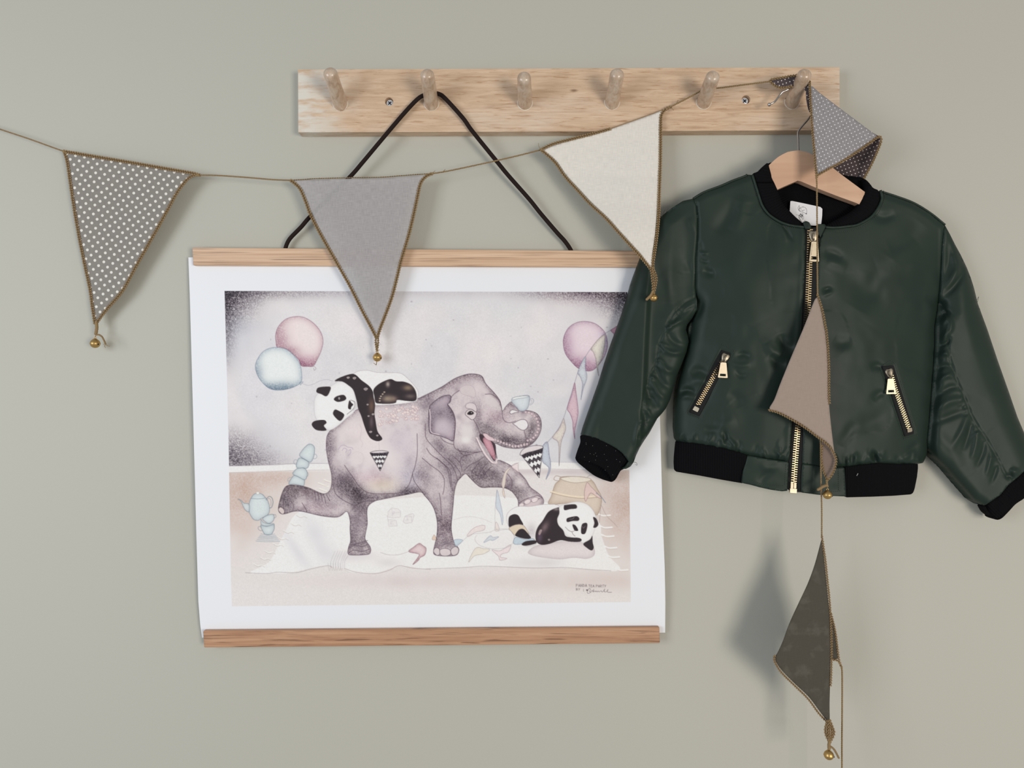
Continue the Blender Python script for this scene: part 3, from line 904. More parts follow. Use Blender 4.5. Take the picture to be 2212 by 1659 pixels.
blob('E', 670, 1240, 60, 160, G, .55, em); blob('E', 670, 1470, 90, 60, GD, .45, em); blob('E', 620, 1380, 40, 110, G, .3, em)
blob('E', 1200, 900, 80, 120, G, .35, em, -.4); blob('E', 1310, 1120, 50, 110, G, .35, em); blob('E', 1370, 1330, 60, 130, (84, 64, 80), .75, em); blob('E', 1390, 1460, 80, 50, G, .5, em)
blob('E', 1380, 820, 90, 100, G, .45, em, -.6); blob('E', 1420, 960, 50, 160, (112, 100, 120), .35, em)
blob('E', 1680, 900, 170, 90, GD, .70, em, .4); blob('E', 1900, 960, 110, 60, G, .6, em, .6); blob('E', 1990, 1050, 60, 70, GD, .45, em); blob('E', 1990, 960, 45, 28, LT, .6, em, wash=False)
blob('E', 2080, 1160, 80, 40, (214, 196, 204), .8, em, -.4, wash=False)
blob('E', 1500, 130, 170, 70, (130, 112, 126), .35, em, -.4); blob('E', 1260, 280, 120, 60, (120, 104, 122), .4, em, -.4)
blob('E', 1700, 600, 70, 90, GD, .5, em); blob('E', 1760, 540, 110, 60, GD, .6, em, .5); blob('E', 1900, 610, 140, 45, GD, .85, em, .15); blob('E', 2080, 540, 40, 110, GD, .7, em, .3)
blob('E', 1800, 420, 90, 80, (178, 150, 166), .45, em); blob('E', 1650, 420, 30, 90, G, .6, em); blob('E', 1480, 700, 150, 50, G, .4, em, .3); blob('E', 1330, 650, 50, 90, G, .5, em, -.4); blob('E', 1220, 480, 30, 130, G, .35, em)
blob('E', 1550, 760, 150, 80, G, .35, em); blob('E', 1700, 800, 50, 40, GD, .5, em)
blob('E', 1560, 540, 60, 70, (222, 218, 223), .6, em, wash=False, hard=1.6); blob('E', 1545, 610, 40, 30, (226, 224, 228), .7, em, wash=False, hard=1.6)
fill('E', [(1500, 190), (1530, 165), (1575, 160), (1610, 175), (1630, 220), (1620, 260), (1580, 250), (1540, 240), (1510, 225)], (206, 194, 200), .7, line=(150, 130, 146), lw=.7, la=.5)
fill('E', [(1705, 275), (1740, 262), (1780, 265), (1810, 300), (1840, 350), (1820, 370), (1760, 350), (1720, 310)], (206, 198, 204), .7)
# ear
ear = fill('E', [(1243, 470), (1245, 360), (1262, 320), (1330, 265), (1390, 243), (1425, 250), (1420, 300), (1400, 320), (1440, 380), (1462, 450), (1458, 560), (1445, 620), (1395, 600), (1340, 580), (1275, 562), (1250, 545)],
           (186, 172, 186), 1, (84, 68, 86), 5, .55, INK, 1.3, .9)
blob('E', 1330, 390, 80, 70, GD, .5, ear); blob('E', 1360, 480, 60, 60, (200, 190, 202), .6, ear, wash=False); blob('E', 1270, 480, 25, 100, G, .5, ear); blob('E', 1430, 400, 40, 70, G, .6, ear)
line('E', [(1250, 360), (1258, 420), (1256, 500), (1268, 550), (1330, 568)], (226, 212, 222), 1.6, .9)
for q in ([(1420, 300), (1425, 270), (1450, 235), (1495, 205)], [(1400, 320), (1425, 350), (1452, 400), (1464, 470), (1458, 540), (1450, 640), (1462, 680), (1500, 700), (1570, 712), (1640, 712), (1690, 705)],
          [(1216, 480), (1216, 560), (1230, 610), (1300, 690), (1380, 770), (1440, 830), (1470, 900), (1478, 940)], [(1148, 560), (1150, 680), (1145, 760), (1125, 850), (1110, 890), (1130, 960), (1200, 1050)],
          [(1110, 890), (1090, 960), (1060, 1010), (1010, 1045), (900, 1055), (800, 1055), (720, 1035), (660, 980), (620, 920), (570, 850), (550, 820)], [(1190, 760), (1260, 820), (1330, 870), (1370, 930), (1370, 1010), (1360, 1060)],
          [(1225, 680), (1260, 730), (1330, 780), (1390, 840), (1410, 900), (1425, 1000)], [(1310, 760), (1390, 830), (1420, 870), (1430, 960), (1440, 1030)], [(1400, 760), (1440, 800), (1490, 860), (1510, 900)], [(1440, 740), (1500, 800), (1520, 870)],
          [(1500, 790), (1520, 750), (1580, 730), (1660, 710)], [(1530, 870), (1580, 820), (1640, 790), (1700, 750)], [(1480, 680), (1520, 730), (1560, 745)], [(1340, 590), (1370, 620), (1410, 640), (1450, 650)],
          [(460, 980), (470, 1040), (500, 1080), (560, 1120)], [(560, 1120), (640, 1150), (700, 1120), (800, 1112)], [(400, 1060), (415, 1090), (430, 1115)], [(350, 1050), (362, 1085), (366, 1120)], [(300, 1035), (310, 1070), (312, 1110)],
          [(330, 1045), (335, 1080), (338, 1105)], [(375, 1058), (388, 1095), (395, 1130)], [(100, 1000), (60, 1060), (45, 1130), (50, 1180), (60, 1215)], [(5, 1170), (30, 1165), (50, 1185), (55, 1215)], [(125, 1195), (130, 1150), (110, 1120)],
          [(200, 1130), (230, 1180), (240, 1205)], [(720, 1130), (700, 1170), (690, 1190)], [(590, 1500), (640, 1480), (700, 1490), (740, 1470)], [(585, 1540), (630, 1520), (700, 1530), (755, 1510)], [(600, 1480), (690, 1455), (740, 1440)],
          [(1600, 870), (1640, 820), (1660, 800)], [(1660, 890), (1700, 830), (1730, 800)], [(1700, 900), (1740, 850), (1770, 830)], [(1850, 870), (1900, 900), (1930, 960), (1920, 1030)], [(1990, 1130), (2040, 1100), (2090, 1085), (2140, 1070), (2180, 1090)],
          [(1990, 1165), (2050, 1130), (2110, 1110), (2160, 1095)], [(1610, 440), (1645, 500), (1665, 555), (1680, 580)], [(2030, 535), (2045, 600), (2050, 640)], [(1710, 235), (1760, 235), (1800, 262), (1830, 300), (1842, 350)],
          [(1330, 1050), (1340, 1100), (1345, 1180), (1350, 1230)]):
    line('E', q, (78, 60, 74), 1.1, .85)
for x in (1690, 1715, 1740, 1770, 1830, 1860, 1890, 1925, 1960, 2000, 2040): pass
# wrinkled soles and toes
for q in ([(1283, 1530), (1300, 1500), (1330, 1510), (1335, 1550), (1310, 1562)], [(1335, 1520), (1370, 1505), (1415, 1515), (1425, 1550), (1390, 1568), (1345, 1560)], [(1425, 1520), (1460, 1490), (1490, 1510), (1480, 1550), (1440, 1562)]):
    fill('E', q, (212, 202, 208), .9, None, line=INK, lw=.9)
for q in ([(2030, 1120), (2060, 1100), (2085, 1110), (2070, 1135), (2040, 1140)], [(2090, 1100), (2120, 1085), (2145, 1095), (2130, 1120), (2100, 1125)], [(1985, 1150), (2010, 1130), (2030, 1145), (2010, 1165)]):
    fill('E', q, (226, 214, 220), .9, None, line=INK, lw=.7, la=.6)
fill('E', [(5, 1190), (20, 1165), (48, 1180), (55, 1210), (35, 1222)], (206, 192, 194), 1, None, line=INK, lw=1)
# pale pebble patch on the back
for k in range(95):
    a = arng.random(); x = 820 + arng.random() * 340; y = 330 + arng.random() * 160 * (1 - .35 * (x - 820) / 340)
    r = arng.uniform(6, 17); y += 6; fill('E', [(x - r, y), (x, y - r * .8), (x + r, y + r * .2), (x, y + r * .8)], (230, 216, 216), .8, None, line=(150, 122, 138), lw=.6, la=.6, n=3)
# freckles and trunk rings
for k in range(520):
    x = 1680 + arng.random() * 300; y = 320 + arng.random() * 230
    if (x - 1760) * .9 > (y - 330) * 1.6 and x > 1840: continue
    stroke_px(tr('E', [(x, y), (x + 3, y + 2)]), arng.choice([120, 228]) * np.array([1, .9, .95]), .5, .45)
for k in range(13):
    t = k / 12; a = lerp(-.35, 2.6, t)
    x = 2040 + 108 * math.cos(a - 1.2) ; y = 500 + 118 * math.sin(a - 1.2)
    r = 11; fill('E', [(x - r, y), (x, y - r), (x + r, y), (x, y + r)], (222, 202, 212), .75, None, line=(120, 96, 110), lw=.6, la=.6, n=3)
for k in range(12):
    x = 1790 + k * 24; y = lerp(610, 662, min(1, k / 6.)) - max(0, k - 8) * 6
    fill('E', [(x - 9, y), (x, y - 10), (x + 9, y), (x + 4, y + 10), (x - 6, y + 8)], (226, 206, 214), .8, None, n=3)
# trunk loops: open background inside the curl
fill('E', [(1950, 470), (1975, 455), (2010, 443), (2045, 450), (2062, 485), (2052, 515), (2025, 532), (1990, 520), (1965, 498), (1935, 476)], (222, 219, 226), 1, None, line=INK, lw=1.0)
fill('E', [(1910, 385), (1925, 366), (1950, 366), (1985, 380), (1950, 388), (1925, 398)], (222, 219, 226), 1, None, line=INK, lw=.9)
line('E', [(1850, 375), (1852, 420), (1872, 458), (1915, 470), (1960, 455)], INK, 1.1, .85)
# mouth
fill('E', [(1660, 572), (1680, 565), (1720, 600), (1760, 620), (1792, 650), (1797, 710), (1790, 780), (1770, 770), (1730, 700), (1700, 650), (1670, 610)], (60, 44, 54), 1)
fill('E', [(1690, 600), (1720, 590), (1750, 615), (1772, 660), (1790, 730), (1788, 775), (1760, 745), (1725, 690), (1700, 640)], (214, 166, 182), .95, (130, 80, 96), 4, .5)
line('E', [(1640, 595), (1670, 660), (1710, 730), (1760, 790), (1795, 803), (1806, 770)], (228, 212, 220), 3.0, .95)
line('E', [(1632, 600), (1662, 668), (1702, 740), (1755, 800), (1797, 810)], INK, .8, .8)
fill('E', [(1690, 560), (1720, 560), (1745, 580), (1780, 600), (1785, 620), (1740, 615), (1710, 595)], (222, 196, 206), .9, None, line=INK, lw=.7, la=.6)
# eye
fill('E', [(1548, 345), (1555, 315), (1590, 305), (1625, 318), (1640, 355), (1632, 385), (1610, 365), (1580, 355)], (212, 200, 208), .9, None, line=INK, lw=.9, la=.6)
fill('E', [(1545, 400), (1560, 370), (1590, 358), (1620, 375), (1640, 390), (1625, 430), (1600, 446), (1570, 425)], (214, 204, 210), .9, None, line=INK, lw=1.0)
fill('E', [(1562, 396), (1580, 376), (1600, 376), (1614, 392), (1600, 402), (1580, 404)], (30, 22, 28), 1, None, line=(40, 30, 36), lw=.9)
fill('E', [(1592, 384), (1598, 382), (1600, 389), (1594, 390)], (235, 232, 235), 1, n=2)
# cup on the trunk
fill('E', [(1927, 275), (1945, 262), (2000, 250), (2070, 247), (2072, 300), (2058, 350), (2030, 372), (1995, 372), (1975, 350), (1960, 335), (1945, 318), (1930, 300)], (206, 212, 222), 1, (140, 150, 170), 4, .45, (120, 124, 140), .9, .85)
fill('E', [(1930, 272), (1960, 258), (2020, 250), (2068, 250), (2040, 262), (1980, 270), (1940, 280)], (226, 228, 232), 1, None, line=(130, 136, 150), lw=.7)
line('E', [(2074, 280), (2095, 270), (2108, 285), (2100, 310), (2075, 325)], (140, 146, 160), 1.0, .8); line('E', [(2078, 290), (2092, 285), (2090, 305), (2078, 312)], (140, 146, 160), .7, .7)
# swirl of light marks
for q in ([(500, 690), (520, 660), (550, 655), (575, 670), (610, 675), (620, 690)], [(530, 700), (545, 680), (570, 690), (560, 715)], [(585, 700), (600, 690), (600, 720), (580, 740)]):
    line('E', q, (150, 132, 168), 1.0, .6)
line('E', [(670, 480), (690, 520), (680, 600), (700, 640), (690, 670)], (180, 166, 176), .7, .5); line('E', [(600, 740), (640, 710), (690, 720), (710, 760), (690, 810), (650, 820)], (190, 176, 186), .7, .5)
# --- panda asleep on the elephant's back
BK = (44, 34, 40); WH = (230, 228, 234)
fill('E', [(470, 125), (560, 90), (625, 65), (665, 44), (740, 38), (820, 55), (920, 58), (1010, 62), (1070, 105), (1130, 170), (1158, 220), (1150, 270), (1130, 295), (980, 318), (800, 325), (700, 300), (600, 200)], (228, 226, 232), 1, None, line=(170, 162, 172), lw=.8)
fill('E', [(300, 330), (305, 270), (345, 215), (440, 165), (500, 132), (560, 140), (600, 165), (628, 210), (640, 270), (656, 312), (650, 345), (620, 390), (570, 430), (500, 492), (440, 528), (400, 522), (340, 470), (305, 410)], WH, 1, (190, 190, 200), 4, .3, (180, 174, 182), .8, .7)
bk1 = fill('E', [(470, 125), (530, 90), (625, 68), (690, 120), (750, 165), (782, 210), (790, 260), (802, 320), (797, 390), (805, 450), (822, 540), (858, 592), (855, 612), (820, 622), (770, 602), (740, 562), (715, 500), (690, 420), (662, 350), (648, 280), (622, 200), (580, 160), (530, 130)], BK, 1)
bk2 = fill('E', [(788, 200), (820, 160), (870, 130), (930, 110), (975, 128), (1040, 132), (1100, 158), (1136, 210), (1144, 272), (1120, 292), (1060, 290), (985, 282), (972, 305), (920, 314), (840, 312), (806, 302), (795, 250)], BK, 1)
for x, y, rx, ry, c in ((1070, 180, 40, 22, (150, 130, 110)), (905, 150, 16, 22, (190, 178, 170)), (905, 270, 50, 28, (170, 152, 136)), (770, 330, 24, 60, (110, 84, 70)), (1090, 250, 40, 18, (110, 96, 96)), (770, 460, 16, 50, (100, 84, 92)), (950, 270, 30, 20, (140, 120, 110))):
    blob('E', x, y, rx, ry, c, .8, np.maximum(bk1, bk2), wash=False)
for x, y, r in ((725, 192, 17), (632, 102, 14), (580, 98, 12), (748, 415, 8), (785, 400, 10), (820, 575, 9), (765, 545, 12), (740, 320, 8)):
    fill('E', [(x - r, y), (x, y - r * .6), (x + r, y - r * .2), (x, y + r * .7)], (176, 164, 166), .75, None, line=(210, 204, 206), lw=.6, n=3)
for x, y in ((878, 218), (864, 234), (850, 252), (842, 270), (840, 290)):
    fill('E', [(x - 10, y), (x, y - 7), (x + 10, y - 2), (x, y + 7)], (196, 180, 166), .9, None, line=(60, 50, 50), lw=.5, n=3)
for q in ([(318, 205), (335, 180), (400, 172), (437, 180), (418, 235), (395, 252), (360, 235), (325, 222)], [(280, 485), (305, 455), (380, 447), (402, 470), (380, 495), (402, 530), (358, 536), (310, 525)],
          [(462, 275), (485, 252), (540, 240), (564, 265), (552, 285), (505, 298), (478, 292)], [(455, 395), (470, 362), (500, 370), (546, 400), (536, 435), (512, 455), (480, 432)], [(580, 350), (583, 310), (592, 285), (606, 305), (622, 320), (606, 340), (600, 360)]):
    fill('E', q, BK, 1)
fill('E', [(498, 268), (505, 258), (514, 268), (506, 280)], (200, 196, 200), 1, n=3); fill('E', [(503, 268), (506, 264), (509, 268), (506, 273)], (30, 24, 28), 1, n=2)
line('E', [(600, 283), (630, 298), (634, 335), (610, 368), (570, 400)], (70, 60, 68), .9, .8); line('E', [(610, 285), (640, 300), (645, 335), (620, 370)], (120, 110, 120), .7, .6)
# --- hats dangling from paw and trunk
def cone(reg, L, R, T, ell):
    L, R, T = map(np.array, (L, R, T))
    fill(reg, [L, R, T], (232, 230, 236), 1, None, line=(40, 32, 38), lw=1, sharp=True)
    X = R - L
    for k in range(4):
        t0, t1 = .02 + .25 * k, .145 + .25 * k
        if k == 0: t0, t1 = 0.0, .17
        a0, b0 = lerp(L, T, t0), lerp(R, T, t0); a1, b1 = lerp(L, T, t1), lerp(R, T, t1)
        nz = (7, 4, 3, 2)[k]; up = []; lo = []
        for i in range(nz * 2 + 1):
            s = i / (nz * 2); z = (T - (L + R) / 2) * (.06 if i % 2 else -.03)
            up.append(lerp(a0, b0, s) + (z if k else z * 0)); lo.append(lerp(a1, b1, s) + z * (1 if k else .6))
        fill(reg, up + lo[::-1], (38, 30, 40), 1, n=1, sharp=True)
        if k in (1, 2):
            mid = [(p + q) / 2 for p, q in zip(up, lo)]
            stroke_px(tr(reg, mid), (210, 206, 214), .5, .7)
    fill(reg, ell, (214, 206, 214), 1, None, line=(60, 50, 58), lw=.9)
    for _ in range(60):
        s = arng.random(); t = arng.uniform(.02, .13); p = lerp(lerp(L, T, t), lerp(R, T, t), s)
        stroke_px(tr(reg, [p, p + .1]), (210, 206, 214), .5, .6)
cone('C', (1605, 192), (1808, 186), (1715, 388), [(1608, 190), (1660, 172), (1750, 168), (1808, 184), (1750, 192), (1660, 196)])
line('C', [(1702, 70), (1706, 170)], (190, 180, 188), .8, .8)
cone('D', (915, 182), (1135, 118), (1098, 412), [(912, 180), (950, 130), (1040, 102), (1120, 104), (1130, 125), (1060, 150), (980, 170), (925, 195)])
# flags around the raised leg and by the paws
for pts, c, ln in (([(828, 300), (770, 350), (745, 420), (735, 480), (750, 520), (770, 470), (780, 380), (810, 330)], (220, 208, 202), (130, 110, 116)), ([(745, 520), (745, 570), (765, 610), (757, 540)], (220, 206, 196), (130, 110, 116)),
                   ([(830, 300), (890, 270), (895, 330), (905, 360), (870, 340)], (224, 210, 216), (140, 120, 130)), ([(690, 530), (680, 620), (680, 700), (720, 770), (740, 870), (746, 790), (720, 650)], (196, 204, 220), (110, 116, 140)),
                   ([(680, 840), (668, 920), (700, 930), (710, 900)], (224, 214, 214), (150, 140, 148)), ([(560, 1040), (620, 975), (650, 990), (705, 985), (650, 1020), (620, 1015)], (200, 206, 218), (110, 116, 140)),
                   ([(415, 1230), (440, 1160), (490, 1090), (560, 1100), (620, 1110), (560, 1150), (470, 1170)], (222, 215, 208), (140, 130, 130)), ([(640, 1110), (720, 1120), (820, 1060), (800, 1130), (740, 1150), (720, 1180), (785, 1195), (720, 1212), (700, 1170)], (224, 211, 217), (140, 120, 130)),
                   ([(400, 970), (450, 910), (510, 880), (570, 875), (560, 920), (480, 940), (420, 980)], (224, 212, 216), (150, 126, 136)), ([(275, 1015), (355, 1015), (320, 1060), (290, 1075)], (186, 200, 216), (110, 116, 140)),
                   ([(80, 965), (60, 1010), (100, 1010)], (214, 190, 176), (150, 126, 116))):
    fill('D', pts, c, .9, None, line=ln, lw=.7, la=.7)
fill('C', [(2025, 1265), (2080, 1215), (2140, 1175), (2180, 1200), (2215, 1230), (2200, 1300), (2150, 1330), (2130, 1360), (2070, 1405), (2130, 1320), (2130, 1290)], (216, 196, 203), .95, (150, 100, 116), 3, .5, (110, 80, 92), .8, .8)
line('D', [(900, 265), (850, 290), (800, 320)], (150, 140, 150), .7, .8); line('D', [(690, 530), (672, 700), (670, 860), (690, 920), (760, 915), (800, 910)], (160, 156, 168), .7, .7)
line('D', [(270, 1080), (340, 1040), (420, 970), (520, 950), (620, 940), (660, 920), (720, 910), (800, 915), (850, 960), (845, 1040), (790, 1085), (700, 1100), (600, 1095), (510, 1060), (475, 1010), (490, 970)], (160, 156, 168), .7, .7)
line('C', [(1720, 1275), (1800, 1298), (1900, 1300), (1980, 1280), (2030, 1260)], (150, 140, 150), .7, .7)
# --- panda lying on the rug
fill('D', [(790, 760), (830, 720), (900, 690), (1010, 690), (1140, 672), (1290, 685), (1250, 800), (1100, 960), (1060, 1060), (950, 1070), (870, 990), (810, 900), (782, 820)], (228, 226, 232), 1, None, line=(170, 162, 172), lw=.8)
fill('D', [(990, 1135), (1050, 1080), (1150, 1055), (1300, 1030), (1450, 1030), (1560, 1050), (1625, 1090), (1630, 1160), (1560, 1195), (1430, 1185), (1300, 1200), (1150, 1185), (1040, 1165)], (216, 208, 214), .9, (180, 166, 176), 5, .35, (170, 158, 166), .8, .7)
blob('D', 1020, 930, 50, 70, (170, 156, 164), .5)
fill('D', [(1295, 690), (1380, 660), (1470, 645), (1560, 670), (1620, 730), (1650, 800), (1665, 850), (1640, 900), (1610, 980), (1560, 1040), (1520, 1045), (1440, 1000), (1380, 980), (1335, 940), (1285, 880), (1270, 820), (1282, 750)], (230, 229, 234), 1, (200, 200, 208), 4, .3, (180, 176, 184), .8, .7)
bk3 = fill('D', [(1280, 700), (1190, 740), (1130, 830), (1085, 890), (1062, 960), (1070, 1030), (1120, 1062), (1200, 1052), (1300, 1018), (1400, 1032), (1490, 1032), (1508, 1012), (1480, 995), (1400, 990), (1352, 975), (1330, 922), (1285, 872), (1272, 815), (1292, 760), (1290, 715)], BK, 1)
blob('D', 1150, 890, 30, 60, (130, 108, 118), .75, bk3, .5, wash=False); blob('D', 1100, 990, 25, 45, (96, 78, 104), .7, bk3, wash=False); blob('D', 1260, 715, 28, 14, (170, 160, 166), .7, bk3, wash=False)
fill('D', [(1090, 950), (1105, 915), (1125, 920), (1110, 960), (1095, 968)], (190, 168, 170), .7); fill('D', [(1180, 1012), (1195, 1003), (1205, 1015), (1192, 1024)], (176, 166, 170), .7)
for q in ([(1337, 685), (1355, 676), (1448, 671), (1460, 708), (1400, 716), (1342, 726)], [(1363, 812), (1388, 797), (1460, 785), (1486, 808), (1474, 830), (1420, 832), (1370, 842)], [(1514, 862), (1555, 850), (1564, 880), (1545, 950), (1510, 956), (1502, 920)],
          [(1420, 866), (1450, 875), (1476, 922), (1446, 926), (1430, 905)], [(1620, 795), (1650, 808), (1671, 860), (1652, 892), (1622, 894), (1632, 850)], [(1525, 1052), (1590, 1010), (1611, 975), (1616, 1040), (1626, 1090), (1604, 1117), (1560, 1092)]):
    fill('D', q, BK, 1)
line('D', [(1350, 890), (1380, 920), (1415, 935), (1450, 920)], (90, 80, 90), .9, .8); line('D', [(1415, 935), (1425, 960), (1445, 978)], (90, 80, 90), .9, .8)
line('D', [(1390, 815), (1420, 812), (1440, 790)], (180, 176, 182), .7, .7); line('D', [(1515, 880), (1525, 900), (1545, 880)], (180, 176, 182), .7, .7)
fill('D', [(800, 845), (808, 790), (850, 766), (892, 775), (917, 815), (942, 872), (870, 868), (812, 892)], BK, 1)
fill('D', [(806, 900), (870, 868), (942, 872), (985, 930), (1000, 960), (960, 930), (905, 915), (865, 968), (830, 935)], (214, 198, 182), 1, None, line=(130, 116, 116), lw=.8)
fill('D', [(865, 966), (902, 916), (945, 910), (985, 950), (1018, 996), (965, 1004), (892, 986)], BK, 1)
fill('D', [(870, 990), (960, 1010), (1030, 1002), (1050, 1018), (970, 1028), (920, 1055), (850, 1050)], (186, 200, 216), 1, None, line=(110, 120, 140), lw=.8)
fill('D', [(928, 1057), (968, 1028), (1060, 1020), (1068, 1046), (1005, 1066), (950, 1070)], BK, 1)
# --- handwriting bottom right
GL = {'P': [[(0, 1), (0, 0), (.7, .05), (.75, .35), (.1, .5)]], 'A': [[(0, 1), (.4, 0), (.8, 1)], [(.15, .65), (.7, .65)]], 'N': [[(0, 1), (0, 0), (.75, 1), (.8, 0)]], 'D': [[(0, 0), (.1, 1), (.7, .75), (.7, .3), (0, 0)]],
      'T': [[(0, .05), (.9, 0)], [(.45, .05), (.4, 1)]], 'E': [[(.7, 0), (.1, .1), (.05, 1), (.75, .95)], [(.1, .5), (.6, .5)]], 'R': [[(0, 1), (0, 0), (.7, .1), (.7, .4), (.1, .5), (.8, 1)]], 'Y': [[(0, 0), (.4, .5)], [(.8, 0), (.2, 1)]],
      'B': [[(0, 0), (.05, 1), (.7, .8), (.6, .55), (.1, .5), (.65, .3), (.6, .05), (0, 0)]], 'I': [[(.3, 0), (.3, 1)]]}
def write(s, x, y, w, h, adv):
    for ch in s:
        if ch in GL:
            for q in GL[ch]: stroke_px(tr('Z', [(x + a * w, y + b * h) for a, b in q]), (60, 52, 58), .55, .78)
        x += adv if ch != ' ' else adv * .45
write('PANDA', 800, 176, 24, 32, 27); write('TEA', 948, 184, 22, 28, 25); write('PARTY', 1038, 186, 21, 28, 25)
write('BY', 800, 226, 22, 24, 27); write('I', 882, 236, 14, 28, 20)
fill('Z', [(918, 246), (924, 238), (930, 243), (937, 238), (940, 247), (930, 258)], (60, 52, 58), .9, n=2)
line('Z', [(938, 285), (932, 270), (948, 235), (965, 230), (970, 245), (960, 262), (975, 272), (985, 258), (992, 250), (1000, 268), (1010, 238), (1006, 268), (1020, 262), (1028, 256), (1034, 268), (1045, 258), (1052, 268), (1065, 258), (1072, 268), (1085, 262), (1100, 255), (1106, 268), (1125, 262), (1140, 232), (1136, 266), (1150, 268), (1165, 262), (1180, 240), (1172, 268), (1195, 274), (1225, 272)], (60, 52, 58), .6, .8, 3)
line('Z', [(938, 285), (960, 282), (972, 270)], (60, 52, 58), .6, .7)
# paper tooth
cv = np.clip(cv * (1 + .012 * GR[..., None]), 0, 1)

# ---------------------------------------------------------------- poster in its wooden hanging bars
poster = thing('hanging_poster', P(920, 560, 0.0), 'white-bordered animal illustration print clamped between two oak hanging bars', 'poster')
PB = ((415, 534.5), (1404, 542), (1404.5, 577), (417, 573))       # front slat faces: tl, tr, br, bl
BB = ((438.5, 1363), (1424.5, 1355), (1425.5, 1389.5), (440.5, 1399))
for (tl, trr, br, bl), wood in ((PB, M_OAK), (BB, M_OAK2)):
    for nm, d0, d1 in (('back_slat', .0025, .0078), ('front_slat', .0092, .0170)):
        c = [np.array(P(*q, .017)) for q in (tl, trr, br, bl)]
        V = []
        b = .0009
        pts = []
        cen = sum(c) / 4
        for q in c:
            sx = np.sign(cen[0] - q[0]); sz = np.sign(cen[2] - q[2])
            pts += [(q[0] + sx * b, -d1, q[2] + sz * b), (q[0], -d1 + b, q[2] + sz * b), (q[0] + sx * b, -d1 + b, q[2]),
                    (q[0] + sx * b, -d0, q[2] + sz * b), (q[0], -d0 - b, q[2] + sz * b), (q[0] + sx * b, -d0 - b, q[2])]
        pts = np.array(pts)
        mb = MB(); mb.add(pts, convex_faces(pts)); mb.build(nm, wood, poster, False)

# paper: fine grid over the printed area, coarse in the margin
Lx = lambda v: np.interp(v, [545, 560, 640, 800, 1000, 1150, 1250, 1300, 1350, 1378], [406.5, 407, 410, 414.5, 420, 424, 427, 428.5, 432.5, 436.5])
Rx = lambda v: np.interp(v, [545, 560, 700, 850, 950, 1100, 1230, 1300, 1366, 1378], [1411, 1412, 1418, 1424, 1427, 1431, 1436, 1437.3, 1436.8, 1436.6])
NC, NR = 880, 686
tcol = np.r_[0, np.linspace(.02, .98, 8), 1] 
def rows_of(tl, bl): return tl, bl
su = np.r_[-1 + np.linspace(0, 1, 9)[:-1], -.012, np.linspace(0, 1, NC), 1.012, 1 + np.linspace(0, 1, 9)[1:]]      # <0 left margin, 0..1 print, >1 right margin
tv = np.r_[-1 + np.linspace(0, 1, 9)[:-1], -.012, np.linspace(0, 1, NR), 1.012, 1 + np.linspace(0, 1, 9)[1:]]
PL = lambda v: np.interp(v, [628, 940, 1250, 1310], [485.5, 494, 499.2, 501.5])
PR = lambda v: np.interp(v, [631, 900, 1230, 1300], [1354.8, 1357.5, 1361.6, 1362])
SU, TV = np.meshgrid(su, tv)
topm = 557 - 2 + 0 * SU; botm = 1377 - (SU.clip(0, 1)) * 10
fx_ = np.clip((SU + 1) / 3 * 0 + np.where(SU < 0, 0.1 * (SU + 1), np.where(SU > 1, .9 + .1 * (SU - 1), .1 + .8 * SU)), 0, 1)
vt = 628.5 + 3.2 * fx_; vb = 1310.5 - 11.5 * fx_
vtop = 556 + 0 * fx_; vbot = 1377.5 - 11 * fx_
VV = np.where(TV < 0, lerp(vtop, vt, TV + 1), np.where(TV > 1, lerp(vb, vbot, TV - 1), lerp(vt, vb, TV)))
lx, rx, pl, pr = Lx(VV), Rx(VV), PL(VV), PR(VV)
UU = np.where(SU < 0, lerp(lx, pl, SU + 1), np.where(SU > 1, lerp(pr, rx, SU - 1), lerp(pl, pr, SU)))
tt = (VV - 556) / 820
dd = 0.0085 + 0.0055 * np.sin(np.pi * np.clip(tt, 0, 1)) ** .8 * (0.6 + .5 * np.abs((UU - 920) / 510) ** 2)
W = PA(UU, VV, dd)
ny, nx = UU.shape
inp = (SU >= 0) & (SU <= 1) & (TV >= 0) & (TV <= 1)
X = np.clip(UU - U0 - .5, 0, CW - 1.001); Y = np.clip(VV - V0 - .5, 0, CH - 1.001)
xi = X.astype(int); yi = Y.astype(int); fx = (X - xi)[..., None]; fy = (Y - yi)[..., None]
smp = (cv[yi, xi] * (1 - fx) + cv[yi, xi + 1] * fx) * (1 - fy) + (cv[yi + 1, xi] * (1 - fx) + cv[yi + 1, xi + 1] * fx) * fy
PAPER = np.array([232, 232, 236]) / 255.
alb = s2l(smp) / s2l(np.array([220, 221, 228]) / 255.) * 0.78
pap = np.array([.80, .81, .84])
alb = np.clip(alb, 0.004, .84)
Cc = np.where(inp[..., None], alb, pap)
idx = np.arange(ny * nx).reshape(ny, nx)
a = idx[:-1, :-1].ravel(); b = idx[:-1, 1:].ravel(); c = idx[1:, 1:].ravel(); d = idx[1:, :-1].ravel()
quads = np.stack([a, d, c, b], 1).astype(np.int32)
